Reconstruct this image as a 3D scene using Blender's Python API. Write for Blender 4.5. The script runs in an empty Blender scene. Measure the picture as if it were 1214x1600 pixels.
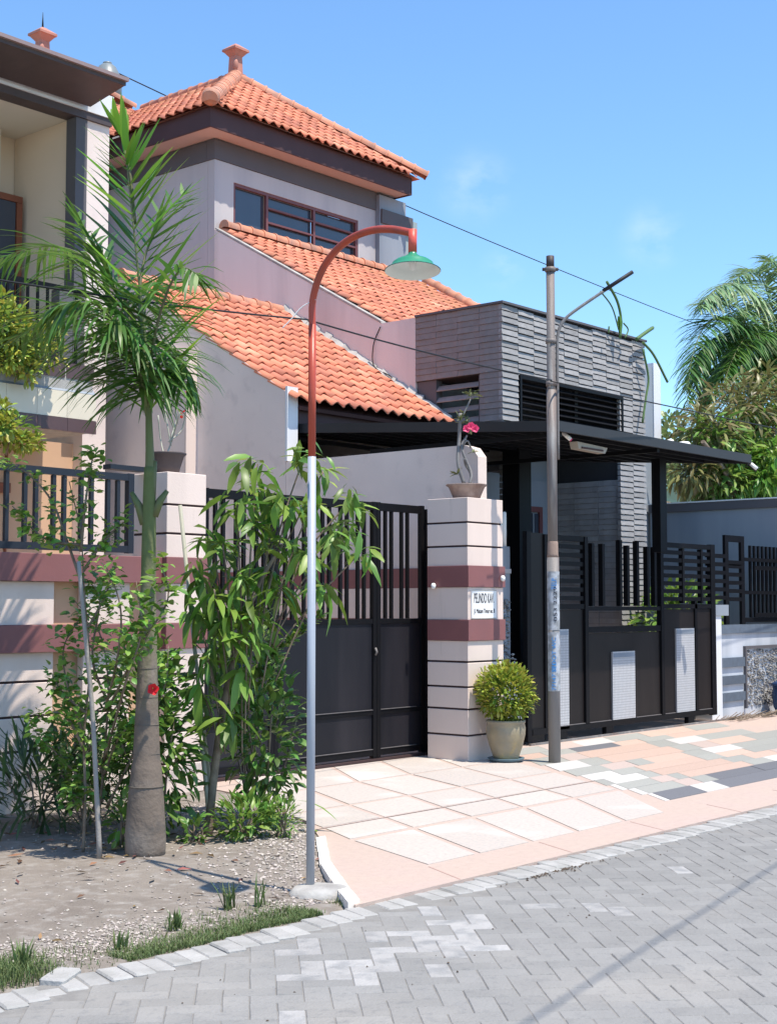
import bpy, math, random
from mathutils import Vector, Matrix, noise
random.seed(7)
rnd = random.random
def U(a, b): return a + (b - a) * rnd()
sc = bpy.context.scene
COL = sc.collection
# ------------------------------------------------------------------ camera, sky, sun, exposure
HX = math.radians(40.5); PITCH = math.atan(145 / 2210)
cam = bpy.data.cameras.new('camera'); cob = bpy.data.objects.new('camera', cam); COL.objects.link(cob)
cam.sensor_fit = 'VERTICAL'; cam.sensor_height = 32; cam.lens = 2210 / 1600 * 32
cam.clip_start = 0.1; cam.clip_end = 3000
cob.location = (0, 0, 1.55)
cob.rotation_euler = (math.pi / 2 + PITCH, 0, HX - math.pi / 2)
sc.camera = cob
w = bpy.data.worlds.new('World'); sc.world = w; w.use_nodes = True
nt = w.node_tree; nt.nodes.clear()
SUN_EL = 68; LX, LY = -0.03, 0.9995          # light travels towards (+x, +y)
sky = nt.nodes.new('ShaderNodeTexSky'); sky.sky_type = 'NISHITA'; sky.sun_disc = False
sky.sun_elevation = math.radians(SUN_EL)
sky.sun_rotation = math.atan2(-LX, -LY) % (2 * math.pi)
sky.altitude = 0; sky.air_density = 1.0; sky.dust_density = 0.25; sky.ozone_density = 1.5
bg = nt.nodes.new('ShaderNodeBackground'); bg.inputs[1].default_value = 0.15
out = nt.nodes.new('ShaderNodeOutputWorld')
# thin scattered cirrus over the whole sky
tc = nt.nodes.new('ShaderNodeTexCoord'); mp = nt.nodes.new('ShaderNodeMapping')
mp.inputs['Location'].default_value = (0.33, 0.12, 0.0); mp.inputs['Scale'].default_value = (1.0, 1.0, 1.6)
nz = nt.nodes.new('ShaderNodeTexNoise'); nz.inputs['Scale'].default_value = 30; nz.inputs['Detail'].default_value = 7; nz.inputs['Roughness'].default_value = 0.55
rp = nt.nodes.new('ShaderNodeValToRGB'); rp.color_ramp.elements[0].position = 0.38; rp.color_ramp.elements[1].position = 0.75
rp.color_ramp.elements[1].color = (0.28, 0.28, 0.28, 1)
mx = nt.nodes.new('ShaderNodeMixRGB'); mx.inputs[2].default_value = (5.6, 6.0, 6.6, 1)
nt.links.new(tc.outputs['Generated'], mp.inputs[0]); nt.links.new(mp.outputs[0], nz.inputs['Vector'])
nt.links.new(nz.outputs['Fac'], rp.inputs[0])
acc = None
for dv_, rad in (((0.7662, 0.5746, 0.2876), 0.034), ((0.8402, 0.4804, 0.2515), 0.03), ((0.788, 0.569, 0.233), 0.02), ((-0.5, 0.7, 0.4), 0.2), ((0.3, -0.8, 0.35), 0.25)):
    vd = nt.nodes.new('ShaderNodeVectorMath'); vd.operation = 'DISTANCE'; vd.inputs[1].default_value = dv_; nt.links.new(tc.outputs['Generated'], vd.inputs[0])
    mr = nt.nodes.new('ShaderNodeMapRange'); mr.interpolation_type = 'SMOOTHSTEP'; mr.inputs[1].default_value = rad; mr.inputs[2].default_value = 0.0; nt.links.new(vd.outputs['Value'], mr.inputs[0])
    if acc is None: acc = mr.outputs[0]
    else:
        ad_ = nt.nodes.new('ShaderNodeMath'); ad_.operation = 'ADD'; nt.links.new(acc, ad_.inputs[0]); nt.links.new(mr.outputs[0], ad_.inputs[1]); acc = ad_.outputs[0]
ml = nt.nodes.new('ShaderNodeMath'); ml.operation = 'MULTIPLY'; nt.links.new(acc, ml.inputs[0]); nt.links.new(rp.outputs[0], ml.inputs[1])
nt.links.new(ml.outputs[0], mx.inputs[0])
tn = nt.nodes.new('ShaderNodeMixRGB'); tn.blend_type = 'MULTIPLY'; tn.inputs[0].default_value = 1; tn.inputs[2].default_value = (0.79, 1.03, 1.20, 1)
nt.links.new(sky.outputs[0], tn.inputs[1]); nt.links.new(tn.outputs[0], mx.inputs[1]); nt.links.new(mx.outputs[0], bg.inputs[0]); nt.links.new(bg.outputs[0], out.inputs[0])
sl = bpy.data.lights.new('sun', 'SUN'); sl.energy = 4.5; sl.angle = math.radians(0.5); sl.color = (1.0, 0.93, 0.82)
so = bpy.data.objects.new('sun', sl); COL.objects.link(so); so.location = (-5, -15, 30)
ce = math.cos(math.radians(SUN_EL)); d = Vector((LX * ce, LY * ce, -math.sin(math.radians(SUN_EL))))
so.rotation_euler = d.to_track_quat('-Z', 'Y').to_euler()
sc.view_settings.view_transform = 'Standard'; sc.view_settings.look = 'None'
sc.view_settings.exposure = 0.53; sc.view_settings.gamma = 1; sc.view_settings.use_curve_mapping = False
sc.render.resolution_x = 776; sc.render.resolution_y = 1024

# ------------------------------------------------------------------ materials
MATS = {}
def mat(name, col, rough=0.7, var=0.12, scale=6, bump=0.15, bscale=60, obj_var=0.0, isl_var=0.0, metal=0.0, spec=0.4,
        col2=None, c2scale=3, c2pos=(0.45, 0.65), trans=0.0, streak=False, hue=0.0, col3=None, c3scale=9, c3pos=(0.55, 0.7)):
    if name in MATS: return MATS[name]
    m = bpy.data.materials.new(name); m.use_nodes = True; n = m.node_tree; L = n.links
    b = n.nodes['Principled BSDF']
    b.inputs['Roughness'].default_value = rough; b.inputs['Metallic'].default_value = metal
    b.inputs['Specular IOR Level'].default_value = spec
    tc = n.nodes.new('ShaderNodeTexCoord'); vec = tc.outputs['Object']
    geo = n.nodes.new('ShaderNodeNewGeometry')
    vec = geo.outputs['Position']
    if streak:
        mp = n.nodes.new('ShaderNodeMapping'); mp.inputs['Scale'].default_value = (1, 1, 0.12); L.new(vec, mp.inputs[0]); svec = mp.outputs[0]
    else: svec = vec
    nz = n.nodes.new('ShaderNodeTexNoise'); nz.inputs['Scale'].default_value = scale; nz.inputs['Detail'].default_value = 6; L.new(svec, nz.inputs['Vector'])
    base = n.nodes.new('ShaderNodeRGB'); base.outputs[0].default_value = (*col, 1); cur = base.outputs[0]
    def ramp(c, other, sca, pos):
        z = n.nodes.new('ShaderNodeTexNoise'); z.inputs['Scale'].default_value = sca; z.inputs['Detail'].default_value = 5; L.new(svec, z.inputs['Vector'])
        r = n.nodes.new('ShaderNodeMapRange'); r.inputs[1].default_value = pos[0]; r.inputs[2].default_value = pos[1]; L.new(z.outputs[0], r.inputs[0])
        x = n.nodes.new('ShaderNodeMixRGB'); x.inputs[2].default_value = (*other, 1); L.new(r.outputs[0], x.inputs[0]); L.new(c, x.inputs[1]); return x.outputs[0]
    if col2: cur = ramp(cur, col2, c2scale, c2pos)
    if col3: cur = ramp(cur, col3, c3scale, c3pos)
    hs = n.nodes.new('ShaderNodeHueSaturation'); L.new(cur, hs.inputs['Color'])
    # value = 1 + var*(noise-.5)*2 + obj_var*(rand-.5)*2
    a = n.nodes.new('ShaderNodeMath'); a.operation = 'MULTIPLY_ADD'; a.inputs[1].default_value = 2 * var; a.inputs[2].default_value = 1 - var
    L.new(nz.outputs[0], a.inputs[0]); val = a.outputs[0]
    for amt, kind in ((obj_var, 'o'), (isl_var, 'i')):
        if amt:
            if kind == 'o': s = n.nodes.new('ShaderNodeObjectInfo').outputs['Random']
            else: s = geo.outputs['Random Per Island']
            b2 = n.nodes.new('ShaderNodeMath'); b2.operation = 'MULTIPLY_ADD'; b2.inputs[1].default_value = 2 * amt; b2.inputs[2].default_value = 1 - amt
            L.new(s, b2.inputs[0]); c2 = n.nodes.new('ShaderNodeMath'); c2.operation = 'MULTIPLY'; L.new(val, c2.inputs[0]); L.new(b2.outputs[0], c2.inputs[1]); val = c2.outputs[0]
            if hue:
                h = n.nodes.new('ShaderNodeMath'); h.operation = 'MULTIPLY_ADD'; h.inputs[1].default_value = 2 * hue; h.inputs[2].default_value = 0.5 - hue
                h0 = n.nodes.new('ShaderNodeMath'); h0.operation = 'FRACT'; h1 = n.nodes.new('ShaderNodeMath'); h1.operation = 'MULTIPLY'; h1.inputs[1].default_value = 7.31
                L.new(s, h1.inputs[0]); L.new(h1.outputs[0], h0.inputs[0]); L.new(h0.outputs[0], h.inputs[0]); L.new(h.outputs[0], hs.inputs['Hue'])
    L.new(val, hs.inputs['Value']); L.new(hs.outputs[0], b.inputs['Base Color'])
    if bump:
        bn = n.nodes.new('ShaderNodeTexNoise'); bn.inputs['Scale'].default_value = bscale; bn.inputs['Detail'].default_value = 4; L.new(vec, bn.inputs['Vector'])
        bp = n.nodes.new('ShaderNodeBump'); bp.inputs['Strength'].default_value = bump; bp.inputs['Distance'].default_value = 0.01
        L.new(bn.outputs[0], bp.inputs['Height']); L.new(bp.outputs[0], b.inputs['Normal'])
    if trans:
        tr = n.nodes.new('ShaderNodeBsdfTranslucent'); L.new(hs.outputs[0], tr.inputs[0]); ms = n.nodes.new('ShaderNodeMixShader'); ms.inputs[0].default_value = trans
        o = n.nodes['Material Output']; L.new(b.outputs[0], ms.inputs[1]); L.new(tr.outputs[0], ms.inputs[2]); L.new(ms.outputs[0], o.inputs[0])
    MATS[name] = m; return m
M_tile = mat('clay_tile', (0.64, 0.235, 0.125), 0.78, 0.2, 5, 0.3, 40, obj_var=0.17, isl_var=0.10, hue=0.008, col2=(0.52, 0.19, 0.115), c2scale=2.2, col3=(0.74, 0.34, 0.2), c3scale=1.3)
M_ridge = mat('ridge_clay', (0.58, 0.25, 0.15), 0.8, 0.2, 7, 0.25, 40, obj_var=0.14, col2=(0.45, 0.24, 0.17), c2scale=4)
M_finial = mat('finial_clay', (0.45, 0.2, 0.15), 0.85, 0.25, 9, 0.3, 40)
M_cream = mat('cream_paint', (0.74, 0.60, 0.525), 0.75, 0.06, 3, 0.15, 90, col2=(0.64, 0.52, 0.45), c2scale=2.2, c2pos=(0.5, 0.75), streak=True, obj_var=0.03, col3=(0.50, 0.41, 0.35), c3scale=7, c3pos=(0.64, 0.82))
M_tan = mat('tan_paint', (0.60, 0.38, 0.24), 0.8, 0.07, 3, 0.12, 80)
M_band = mat('maroon_paint', (0.235, 0.092, 0.088), 0.6, 0.10, 5, 0.08, 80, col2=(0.22, 0.09, 0.09), c2scale=3)
M_groove = mat('groove_paint', (0.05, 0.028, 0.028), 0.8, 0.1)
M_black = mat('black_iron', (0.0055, 0.0055, 0.007), 0.55, 0.2, 8, 0.08, 30, spec=0.16)
M_gate = mat('gate_sheet', (0.010, 0.010, 0.014), 0.5, 0.25, 3, 0.06, 20, spec=0.25, col2=(0.024, 0.022, 0.027), c2scale=2, streak=True)
M_brown = mat('brown_gate_sheet', (0.009, 0.0065, 0.0065), 0.5, 0.3, 4, 0.06, 20, spec=0.25, col2=(0.018, 0.014, 0.013), c2scale=1.6, streak=True)
M_iron = mat('slate_blue_iron', (0.014, 0.018, 0.028), 0.5, 0.15, 5, 0.05, 30)
M_mauve = mat('mauve_render', (0.79, 0.665, 0.60), 0.9, 0.08, 1.2, 0.25, 50, col2=(0.68, 0.57, 0.52), c2scale=0.9, c2pos=(0.4, 0.75), col3=(0.60, 0.50, 0.46), c3scale=4.5, c3pos=(0.56, 0.85))
M_mauve2 = mat('raw_render', (0.72, 0.64, 0.60), 0.95, 0.14, 1.5, 0.35, 40, col2=(0.42, 0.37, 0.355), c2scale=1.3, c2pos=(0.45, 0.8), streak=True)
M_grey = mat('light_grey_paint', (0.50, 0.465, 0.455), 0.85, 0.07, 1.5, 0.1, 60, col2=(0.39, 0.375, 0.385), c2scale=1.1, streak=True)
M_greyd = mat('dark_grey_paint', (0.105, 0.098, 0.105), 0.8, 0.08, 2, 0.1, 60)
M_greyb = mat('blue_grey_paint', (0.27, 0.30, 0.34), 0.85, 0.08, 2, 0.12, 60, col2=(0.2, 0.23, 0.27), c2scale=1.4, streak=True)
M_conc = mat('concrete', (0.42, 0.40, 0.37), 0.9, 0.2, 8, 0.4, 50, col2=(0.3, 0.28, 0.26), c2scale=5)
M_white = mat('white_paint', (0.80, 0.79, 0.76), 0.6, 0.05, 3, 0.05, 60)
M_ww = mat('white_wall', (0.72, 0.72, 0.73), 0.8, 0.05, 2, 0.1, 60, col2=(0.62, 0.62, 0.63), c2scale=2, streak=True)
M_darkwood = mat('dark_fascia', (0.065, 0.03, 0.03), 0.65, 0.2, 4, 0.1, 30)
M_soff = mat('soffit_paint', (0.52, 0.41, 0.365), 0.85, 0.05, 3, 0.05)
M_brn = mat('brown_fascia', (0.075, 0.055, 0.055), 0.55, 0.25, 5, 0.12, 30)
M_brntile = mat('brown_wall_tile', (0.105, 0.06, 0.06), 0.35, 0.1, 5, 0.03, obj_var=0.1)
M_crtile = mat('cream_wall_tile', (0.70, 0.62, 0.48), 0.4, 0.05, 5, 0.03, obj_var=0.04)
M_crwall = mat('cream_house_wall', (0.72, 0.58, 0.44), 0.8, 0.05, 2, 0.1)
M_ceil = mat('cream_ceiling', (0.72, 0.66, 0.56), 0.8, 0.03, 2, 0.05)
M_woodf = mat('window_wood', (0.22, 0.07, 0.035), 0.5, 0.2, 9, 0.1)
M_redwood = mat('maroon_frame', (0.16, 0.06, 0.06), 0.5, 0.15, 9, 0.05)
M_glass = mat('window_glass', (0.045, 0.055, 0.075), 0.12, 0.15, 1.5, 0, spec=0.7)
M_slate = mat('slate_stone', (0.285, 0.272, 0.265), 0.85, 0.2, 9, 0.5, 45, obj_var=0.16, isl_var=0.12, hue=0.01)
M_slate2 = mat('shade_side_slate', (0.25, 0.228, 0.218), 0.85, 0.2, 9, 0.5, 45, obj_var=0.16, isl_var=0.07)  # same slate, darker and browner: the side face's shade put into its colour
M_darkcore = mat('dark_bedding', (0.03, 0.03, 0.033), 0.9, .1)
M_canopy = mat('canopy_sheet', (0.03, 0.029, 0.031), 0.5, 0.15, 4, 0.05, spec=0.3)
M_void = mat('painted_interior_shade', (0.012, 0.012, 0.014), 0.9, 0.1, 2, 0)  # near black, the unlit depth of the carport put into the colour
M_pebble = mat('grey_pebble', (0.24, 0.23, 0.22), 0.85, 0.25, 20, 0.3, 60, isl_var=0.4)
M_stone = mat('dark_block_stone', (0.10, 0.125, 0.16), 0.7, 0.25, 15, 0.4, 60, obj_var=0.15)
M_perf = mat('perforated_white_metal', (0.48, 0.48, 0.49), 0.5, 0.12, 30, 0.4, 120)
_n = M_perf.node_tree; _hs = [q for q in _n.nodes if q.type == 'HUE_SAT'][0]; _src = _hs.inputs['Color'].links[0].from_socket
_g = _n.nodes.new('ShaderNodeNewGeometry'); _m = _n.nodes.new('ShaderNodeMapping'); _m.inputs['Rotation'].default_value = (math.radians(90), 0, 0); _n.links.new(_g.outputs['Position'], _m.inputs[0])
_b = _n.nodes.new('ShaderNodeTexBrick'); _b.offset = 0; _b.inputs['Scale'].default_value = 9; _b.inputs['Mortar Size'].default_value = .035; _b.inputs['Brick Width'].default_value = .28; _b.inputs['Row Height'].default_value = .28
_b.inputs['Mortar'].default_value = (.30, .30, .31, 1); _n.links.new(_m.outputs[0], _b.inputs['Vector']); _n.links.new(_src, _b.inputs['Color1']); _n.links.new(_src, _b.inputs['Color2']); _n.links.new(_b.outputs[0], _hs.inputs['Color'])
M_slab = mat('washed_terrazzo', (0.50, 0.435, 0.385), 0.9, 0.09, 25, 0.3, 160, obj_var=0.05, col2=(0.42, 0.385, 0.355), c2scale=38, c2pos=(0.46, 0.66), col3=(0.56, 0.52, 0.475), c3scale=1.2)
M_joint = mat('pink_terrazzo', (0.47, 0.365, 0.305), 0.9, 0.11, 20, 0.3, 160, col2=(0.47, 0.36, 0.31), c2scale=1.5, col3=(0.44, 0.31, 0.27), c3scale=60, c3pos=(0.6, 0.7))
M_mos = {}
for k, c in dict(peach=(0.50, 0.36, 0.29), green=(0.32, 0.315, 0.285), white=(0.54, 0.51, 0.475), dark=(0.15, 0.15, 0.162), pink=(0.46, 0.365, 0.32)).items():
    M_mos[k] = mat('terrazzo_' + k, c, 0.9, 0.10, 30, 0.3, 150, obj_var=0.07, col2=tuple(min(0.9, v * 0.8) for v in c), c2scale=70, c2pos=(0.55, 0.68))
M_paver = mat('paver_concrete', (0.245, 0.236, 0.224), 0.95, 0.14, 4, 0.5, 70, obj_var=0.07, isl_var=0.07, col2=(0.29, 0.272, 0.25), c2scale=0.9, c2pos=(0.5, 0.7), col3=(0.20, 0.195, 0.19), c3scale=22, c3pos=(0.55, 0.8))
M_paverb = mat('bleached_paver', (0.36, 0.345, 0.33), 0.9, 0.2, 9, 0.5, 70, obj_var=0.1, col2=(0.27, 0.265, 0.26), c2scale=11)
M_sand = mat('joint_sand', (0.235, 0.222, 0.205), 0.95, 0.2, 20, 0.4, 90, col2=(0.17, 0.16, 0.15), c2scale=6, c2pos=(.5,.8))
M_road = mat('road_far', (0.33, 0.33, 0.34), 0.95, 0.15, 5, 0.3, 30)
M_kerb = mat('kerb_block', (0.37, 0.355, 0.335), 0.9, 0.14, 9, 0.45, 70, obj_var=0.12, col2=(0.30, 0.29, 0.27), c2scale=6)
M_soil = mat('dry_soil', (0.24, 0.205, 0.172), 0.97, 0.25, 9, 1.0, 70, col2=(0.185, 0.155, 0.13), c2scale=1.6, c2pos=(0.42, 0.68), col3=(0.30, 0.27, 0.24), c3scale=12, c3pos=(0.5, 0.72))
M_grav = mat('gravel', (0.37, 0.32, 0.28), 0.9, 0.1, 9, 0.2, 80, isl_var=0.45, hue=0.02)
M_ground = mat('far_ground', (0.25, 0.23, 0.17), 0.95, 0.2, 0.5, 0.3, 3)
M_red = mat('lamp_red_paint', (0.42, 0.065, 0.035), 0.4, 0.12, 12, 0.06, 60, col2=(0.33, 0.06, 0.035), c2scale=7, streak=True)
M_lgrey = mat('lamp_silver_paint', (0.40, 0.425, 0.47), 0.45, 0.08, 12, 0.06, 60, metal=0.1, col2=(0.34, 0.355, 0.39), c2scale=9, streak=True, col3=(0.20, 0.15, 0.12), c3scale=14, c3pos=(0.72, 0.78))
M_green = mat('lamp_green_enamel', (0.035, 0.25, 0.13), 0.3, 0.08, 9, 0, spec=0.5)
M_shin = mat('lamp_white_enamel', (0.75, 0.78, 0.74), 0.5, 0.03, 9, 0)
M_galv = mat('old_galvanised_pipe', (0.20, 0.19, 0.185), 0.65, 0.25, 11, 0.3, 60, metal=0.15, col2=(0.17, 0.12, 0.10), c2scale=3.5, c2pos=(0.5, 0.72), streak=True, col3=(0.31, 0.29, 0.27), c3scale=10)
M_trunk = mat('palm_trunk', (0.17, 0.145, 0.125), 0.9, 0.2, 14, 0.5, 40, col2=(0.24, 0.21, 0.185), c2scale=4, col3=(0.14, 0.11, 0.09), c3scale=9)
M_pgreen = mat('palm_stem_green', (0.12, 0.145, 0.05), 0.6, 0.25, 9, 0.2, 30, col2=(0.17, 0.14, 0.085), c2scale=4, streak=True)
M_bark = mat('bark', (0.17, 0.125, 0.09), 0.9, 0.25, 20, 0.5, 60, col2=(0.25, 0.20, 0.15), c2scale=8)
M_bamboo = mat('bamboo_stake', (0.36, 0.35, 0.28), 0.6, 0.15, 20, 0.2, 40, streak=True)
def leafmat(name, c, hue=0.03, v=0.3, trans=0.3, rough=0.42, ob=True):
    return mat(name, c, rough, 0.12, 9, 0.0, obj_var=v if ob else 0, isl_var=0 if ob else v, hue=hue, trans=trans, spec=0.5)
M_lpalm = leafmat('palm_leaf', (0.09, 0.20, 0.035), 0.025, 0.4, 0.4, ob=False)
M_lpalmb = leafmat('fresh_palm_leaf', (0.17, 0.33, 0.04), 0.025, 0.35, 0.45, ob=False)
M_lpalm2 = leafmat('blue_green_palm_leaf', (0.23, 0.34, 0.15), 0.035, 0.35, 0.3, ob=False)
M_lmango = leafmat('mango_leaf', (0.15, 0.265, 0.04), 0.03, 0.38, 0.34)
M_lmangoy = leafmat('yellow_green_leaf', (0.30, 0.42, 0.07), 0.03, 0.25, 0.35)
M_lhib = leafmat('hibiscus_leaf', (0.20, 0.35, 0.06), 0.025, 0.38, 0.3)
M_lhib2 = leafmat('shrub_leaf', (0.075, 0.155, 0.04), 0.03, 0.4, 0.3, ob=False)
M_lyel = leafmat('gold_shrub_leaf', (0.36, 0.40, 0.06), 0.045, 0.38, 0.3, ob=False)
M_lfar = leafmat('distant_leaf', (0.19, 0.24, 0.085), 0.04, 0.4, 0.25, ob=False)
M_lbrown = leafmat('bronze_leaf', (0.19, 0.18, 0.06), 0.05, 0.45, 0.3, ob=False)
M_lbright = leafmat('bright_leaf', (0.16, 0.30, 0.04), 0.03, 0.35, 0.4, ob=False)
M_grass = leafmat('grass_blade', (0.13, 0.18, 0.06), 0.03, 0.35, 0.3, 0.6, ob=False)
M_cactus = mat('cactus_green', (0.09, 0.16, 0.05), 0.6, 0.2, 8, 0.1)
M_flower = mat('red_petal', (0.75, 0.02, 0.03), 0.5, 0.1, 9, 0, trans=0.25)
M_pink = mat('pink_petal', (0.85, 0.08, 0.22), 0.5, 0.1, 9, 0, trans=0.25)
M_pot = mat('glazed_pot', (0.31, 0.255, 0.16), 0.4, 0.25, 8, 0.25, 30, col2=(0.26, 0.23, 0.17), c2scale=6, col3=(0.46, 0.33, 0.13), c3scale=5, c3pos=(0.6, 0.75))
M_potb = mat('brown_bowl', (0.20, 0.14, 0.12), 0.8, 0.2, 12, 0.3, 40, col2=(0.28, 0.22, 0.19), c2scale=6)
M_potd = mat('dark_bowl', (0.07, 0.055, 0.055), 0.7, 0.2, 12, 0.2, 40)
M_bluepot = mat('blue_plastic', (0.02, 0.05, 0.13), 0.4, 0.1, 9, 0)
M_cable = mat('black_cable', (0.012, 0.012, 0.014), 0.6, 0.1, 9, 0)
M_wcable = mat('white_cable', (0.7, 0.7, 0.68), 0.5, 0.1, 9, 0)
M_blueink = mat('blue_ink', (0.03, 0.22, 0.55), 0.6, 0.1, 9, 0)
M_ink = mat('black_ink', (0.01, 0.012, 0.03), 0.6, 0.05, 9, 0)
M_paper = mat('sticker_paper', (0.42, 0.44, 0.47), 0.7, 0.15, 30, 0.05, 50, col2=(0.24, 0.25, 0.26), c2scale=14, c2pos=(.42, .6))
M_roofg = mat('green_sheet_roof', (0.13, 0.27, 0.20), 0.5, 0.1, 4, 0)
M_tank = mat('grey_tank', (0.19, 0.21, 0.21), 0.4, 0.1, 5, 0)
M_beige = mat('beige_fitting', (0.38, 0.33, 0.27), 0.5, 0.1, 5, 0)

# ------------------------------------------------------------------ mesh helpers
class MB:
    def __init__(s): s.v = []; s.f = []; s.sm = []
    def add(s, vs, fs, smooth=False):
        n = len(s.v); s.v += [tuple(v) for v in vs]; s.f += [tuple(i + n for i in f) for f in fs]; s.sm += [smooth] * len(fs); return s
    def box(s, x0, y0, z0, x1, y1, z1):
        vs = [(x, y, z) for z in (z0, z1) for y in (y0, y1) for x in (x0, x1)]
        return s.add(vs, [(0, 2, 3, 1), (4, 5, 7, 6), (0, 1, 5, 4), (2, 6, 7, 3), (0, 4, 6, 2), (1, 3, 7, 5)])
    def cham(s, x0, y0, z0, x1, y1, z1, c=0.006):
        # box with chamfered vertical and top edges
        def ring(i, z): return [(x0 + i, y0 + c, z), (x0 + c, y0 + i, z), (x1 - c, y0 + i, z), (x1 - i, y0 + c, z), (x1 - i, y1 - c, z), (x1 - c, y1 - i, z), (x0 + c, y1 - i, z), (x0 + i, y1 - c, z)]
        vs = ring(0, z0) + ring(0, z1 - c) + ring(c, z1)
        fs = [tuple(range(7, -1, -1)), tuple(range(16, 24))]
        for k in (0, 8):
            for i in range(8): fs.append((k + i, k + (i + 1) % 8, k + 8 + (i + 1) % 8, k + 8 + i))
        return s.add(vs, fs)
    def prism(s, poly, z0, z1):
        n = len(poly); vs = [(x, y, z0) for x, y in poly] + [(x, y, z1) for x, y in poly]
        fs = [tuple(range(n - 1, -1, -1)), tuple(range(n, 2 * n))] + [(i, (i + 1) % n, n + (i + 1) % n, n + i) for i in range(n)]
        return s.add(vs, fs)
    def ext(s, poly, off):
        # polygon of 3d points extruded by vector off
        n = len(poly); o = Vector(off); vs = [Vector(p) for p in poly]; vs += [p + o for p in vs]
        fs = [tuple(range(n - 1, -1, -1)), tuple(range(n, 2 * n))] + [(i, (i + 1) % n, n + (i + 1) % n, n + i) for i in range(n)]
        return s.add(vs, fs)
    def tube(s, pts, r, seg=8, cap=True):
        pts = [Vector(p) for p in pts]; n = len(pts)
        rs = r if isinstance(r, (list, tuple)) else [r] * n
        vs = []; prev = None
        for i, p in enumerate(pts):
            t = (pts[min(i + 1, n - 1)] - pts[max(i - 1, 0)]).normalized()
            if prev is None:
                a = Vector((0, 0, 1)) if abs(t.z) < 0.9 else Vector((1, 0, 0)); u = t.cross(a).normalized()
            else: u = (prev - t * prev.dot(t)).normalized()
            prev = u; v = t.cross(u)
            for k in range(seg):
                q = 2 * math.pi * k / seg; vs.append(p + (u * math.cos(q) + v * math.sin(q)) * rs[i])
        fs = []
        for i in range(n - 1):
            for k in range(seg): fs.append((i * seg + k, i * seg + (k + 1) % seg, (i + 1) * seg + (k + 1) % seg, (i + 1) * seg + k))
        s.add(vs, fs, True)
        if cap:
            m = len(s.v) - len(vs)
            s.f += [tuple(m + k for k in range(seg - 1, -1, -1)), tuple(m + (n - 1) * seg + k for k in range(seg))]; s.sm += [False, False]
        return s
    def lathe(s, prof, c=(0, 0), seg=24, cap=True, wob=0.0):
        vs = []; n = len(prof)
        ph = [rnd() * 6.28 for _ in range(3)]
        for r, z in prof:
            for k in range(seg):
                q = 2 * math.pi * k / seg; rr = r * (1 + wob * math.sin(2 * q + ph[0] + z * 5) + wob * 0.6 * math.sin(3 * q + ph[1] - z * 9))
                vs.append((c[0] + rr * math.cos(q), c[1] + rr * math.sin(q), z))
        fs = [(i * seg + k, i * seg + (k + 1) % seg, (i + 1) * seg + (k + 1) % seg, (i + 1) * seg + k) for i in range(n - 1) for k in range(seg)]
        s.add(vs, fs, True)
        if cap:
            m = len(s.v) - len(vs)
            s.f += [tuple(m + k for k in range(seg - 1, -1, -1)), tuple(m + (n - 1) * seg + k for k in range(seg))]; s.sm += [False, False]
        return s
    def mesh(s, name, m):
        me = bpy.data.meshes.new(name); me.from_pydata([tuple(v) for v in s.v], [], s.f); me.validate(); me.update()
        for p, q in zip(me.polygons, s.sm):
            p.use_smooth = q
        me.materials.append(m); return me
    def build(s, name, m, parent=None, **kw):
        # origin at the middle of its own base
        xs = [v[0] for v in s.v]; ys = [v[1] for v in s.v]; zs = [v[2] for v in s.v]
        o = Vector(((min(xs) + max(xs)) / 2, (min(ys) + max(ys)) / 2, min(zs)))
        s.v = [(v[0] - o.x, v[1] - o.y, v[2] - o.z) for v in s.v]
        ob = bpy.data.objects.new(name, s.mesh(name, m)); COL.objects.link(ob)
        wl = o.copy()
        if parent: ob.parent = parent; wl = o - Vector(worldloc(parent))
        ob.location = wl
        tag(ob, **kw); return ob
WL = {}
def worldloc(o):
    l = Vector(o.location)
    while o.parent: o = o.parent; l = l + Vector(o.location)
    return l
def tag(o, label=None, cat=None, group=None, kind=None):
    if label: o['label'] = label
    if cat: o['category'] = cat
    if group: o['group'] = group
    if kind: o['kind'] = kind
def thing(name, label, cat, loc=(0, 0, 0), group=None):
    o = bpy.data.objects.new(name, None); COL.objects.link(o); o.location = loc; o.empty_display_size = 0.1
    tag(o, label, cat, group); return o
def place(name, mesh, parent, M):
    ob = bpy.data.objects.new(name, mesh); COL.objects.link(ob)
    if parent:
        ob.parent = parent; ob.matrix_basis = Matrix.Translation(-worldloc(parent)) @ M
    else: ob.matrix_basis = M
    return ob
def basis(o, x, y, z):
    M = Matrix.Identity(4)
    for i, a in enumerate((Vector(x), Vector(y), Vector(z))):
        for j in range(3): M[j][i] = a[j]
    for j in range(3): M[j][3] = o[j]
    return M
R_ = Vector((math.sin(HX), -math.cos(HX), 0)); F_ = Vector((math.cos(HX), math.sin(HX), 0)); Z_ = Vector((0, 0, 1))
def crv(pts, n=10):
    # Catmull-Rom through the points
    P = [Vector(p) for p in pts]; P = [P[0] * 2 - P[1]] + P + [P[-1] * 2 - P[-2]]; o = []
    for i in range(1, len(P) - 2):
        for k in range(n):
            t = k / n; a, b, c, d = P[i - 1:i + 3]
            o.append(0.5 * ((2 * b) + (c - a) * t + (2 * a - 5 * b + 4 * c - d) * t * t + (3 * b - 3 * c + d - a) * t ** 3))
    o.append(P[-2]); return o

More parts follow.
